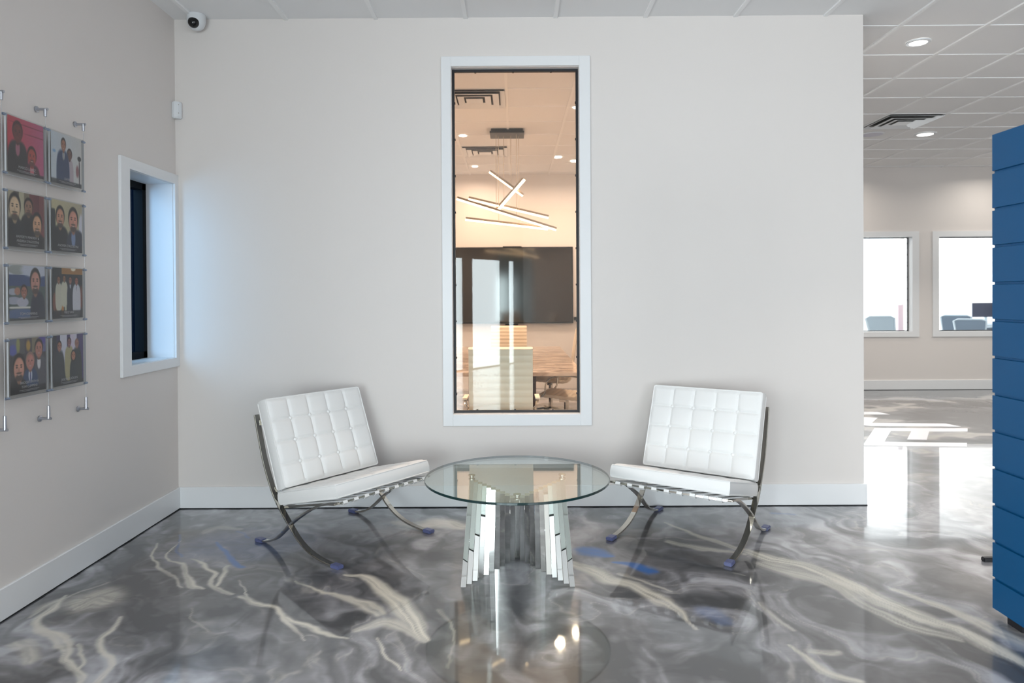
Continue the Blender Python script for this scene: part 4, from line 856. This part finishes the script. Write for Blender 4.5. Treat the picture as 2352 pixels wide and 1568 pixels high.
# ------------------------------------------------------------------ bright office behind the far wall
MESHG = mat('grey_mesh_fabric', (.46, .53, .60), .7); OFR = mat('pale_blue_plastic', (.80, .86, .90), .4)
def task_chair(label, x, y, rz, zt=1.06, MG=None):
    MG = MG or MESHG
    t = thing('task_chair', label, 'chair', (x, y, 0), rz, 'mesh task chairs in the bright office')
    def ring(sc): return [(a*sc[0], -.25-.06*(z-.6)*2+0, z) for a, z in ()]
    cor = [(-.20, .62), (.20, .62), (.245, zt-.03), (.18, zt), (-.18, zt), (-.245, zt-.03)]
    pts = [(x_, -.24-(z-.6)*.28, z) for x_, z in cor]
    MB().tube(pts, .017, 8, closed=True).build('back_frame', OFR, t, smooth=True)
    mb = MB(); mb.add(pts, [tuple(range(6))]); mb.add([(a, b_+.004, c) for a, b_, c in pts], [tuple(range(5, -1, -1))]); mb.build('back_mesh', MG, t, fix=False)
    mb = MB(); mb.tube(bez([(0, -.02, .40), (0, -.20, .42), (0, -.28, .55), (0, -.30, .78)], 5), .016, 8); mb.build('back_spine', OFR, t, smooth=True)
    mb = MB(); mb.box(-.24, .24, -.22, .24, .42, .48); mb.build('seat', MESHG, t, bevel=.02, smooth=True)
    for s in (-1, 1):
        mb = MB(); mb.tube([(s*.23, 0, .43), (s*.29, 0, .46), (s*.29, 0, .64)], .012, 8); mb.box(s*.29-.035, s*.29+.035, -.12, .12, .64, .665); mb.build('armrest', OFR, t)
    mb = MB(); mb.tube([(0, 0, .10), (0, 0, .42)], .025, 12); mb.build('column', OFR, t, smooth=True)
    for k in range(5):
        a = 2*PI*k/5; c_, s_ = math.cos(a), math.sin(a)
        mb = MB(); mb.ribbon([(0, 0, .12), (.29*c_, .29*s_, .07)], .03, .022, lat=(-s_, c_, 0)); lg = mb.build('base_leg', OFR, t)
        MB().lathe([(.028, -.011), (.028, .011)], (.29*c_, .29*s_, .029), 12, 'y').build('caster', TVF, lg)
    return t
task_chair('pale framed mesh task chair behind the left far window', 6.13, 11.45, PI+.05, 1.06, mat('pale_grey_mesh', (.70, .77, .82), .7))
task_chair('mesh task chair tilted left of centre behind the right far window, nearer one', 7.88, 12.15, PI-.45, .98)
task_chair('mesh task chair behind the right far window, farther one at the left', 8.05, 12.85, PI-.5, 1.03)
t = thing('office_desk', 'white desk with grey modesty panel behind the right far window', 'desk', (9.0, 13.9, 0))
mb = MB(); mb.box(-.45, .45, -.35, .35, .80, .83); mb.build('desktop', OFR, t)
mb = MB(); mb.box(-.42, .42, -.30, -.28, .45, .78); mb.build('modesty_panel', MESHG, t)
for x in (-.42, .42):
    mb = MB(); mb.box(x-.02, x+.02, -.3, .3, 0, .80); mb.build('leg', OFR, t)
t = thing('computer_monitor', 'dark computer monitor on the desk behind the right far window', 'monitor', (9.33, 14.0, .83))
mb = MB(); mb.box(-.27, .27, -.015, .015, .14, .42); mb.build('screen', mat('monitor_back', (.20, .23, .32), .4), t)
mb = MB(); mb.box(-.03, .03, -.01, .02, .01, .2); mb.box(-.12, .12, -.09, .09, 0, .012); mb.build('stand', OFR, t)
t = thing('desk_phone', 'small dark handset on the white desk left of the monitor', 'phone', (8.85, 13.75, .83))
mb = MB(); mb.hexa([(-.1, -.08, 0), (.1, -.08, 0), (.1, .08, 0), (-.1, .08, 0)], [(-.1, -.08, .02), (.1, -.08, .02), (.1, .08, .06), (-.1, .08, .06)]); mb.build('body', MESHG, t)
mb = MB(); mb.tube([(-.08, -.06, .05), (-.08, .07, .09)], .018, 8); mb.build('handset', TVF, t)
t = thing('marker_board', 'tall pale marker board with coloured markers in the bright office', 'whiteboard', (7.75, 13.2, 0))
mb = MB(); mb.box(-.05, .05, -.01, .01, .9, 2.1); mb.build('panel', mat('pale_glass_board', (.80, .90, .92), .3), t)
for z, c_ in ((1.42, (.15, .25, .2)), (1.36, (.2, .2, .3)), (1.33, (.7, .1, .2)), (1.30, (.7, .1, .2))):
    mb = MB(); mb.box(-.0, .035, -.03, -.011, z, z+.018); mb.build('marker', mat('marker_ink', c_, .4), t)
t = MB(); t.box(-.04, .04, -.02, .02, .25, 1.25); t = t.build('pink_folder', mat('pink_card', (1, .90, .94), .6)); t.location = (6.55, 12.0, 0); tag(t, 'tall narrow pink banner standing behind the left far window', 'banner')
t.name = 'roll_banner'
mb = MB(); mb.box(-.1, .1, -.1, .1, 0, .25); o = mb.build('stand', OFR, t)
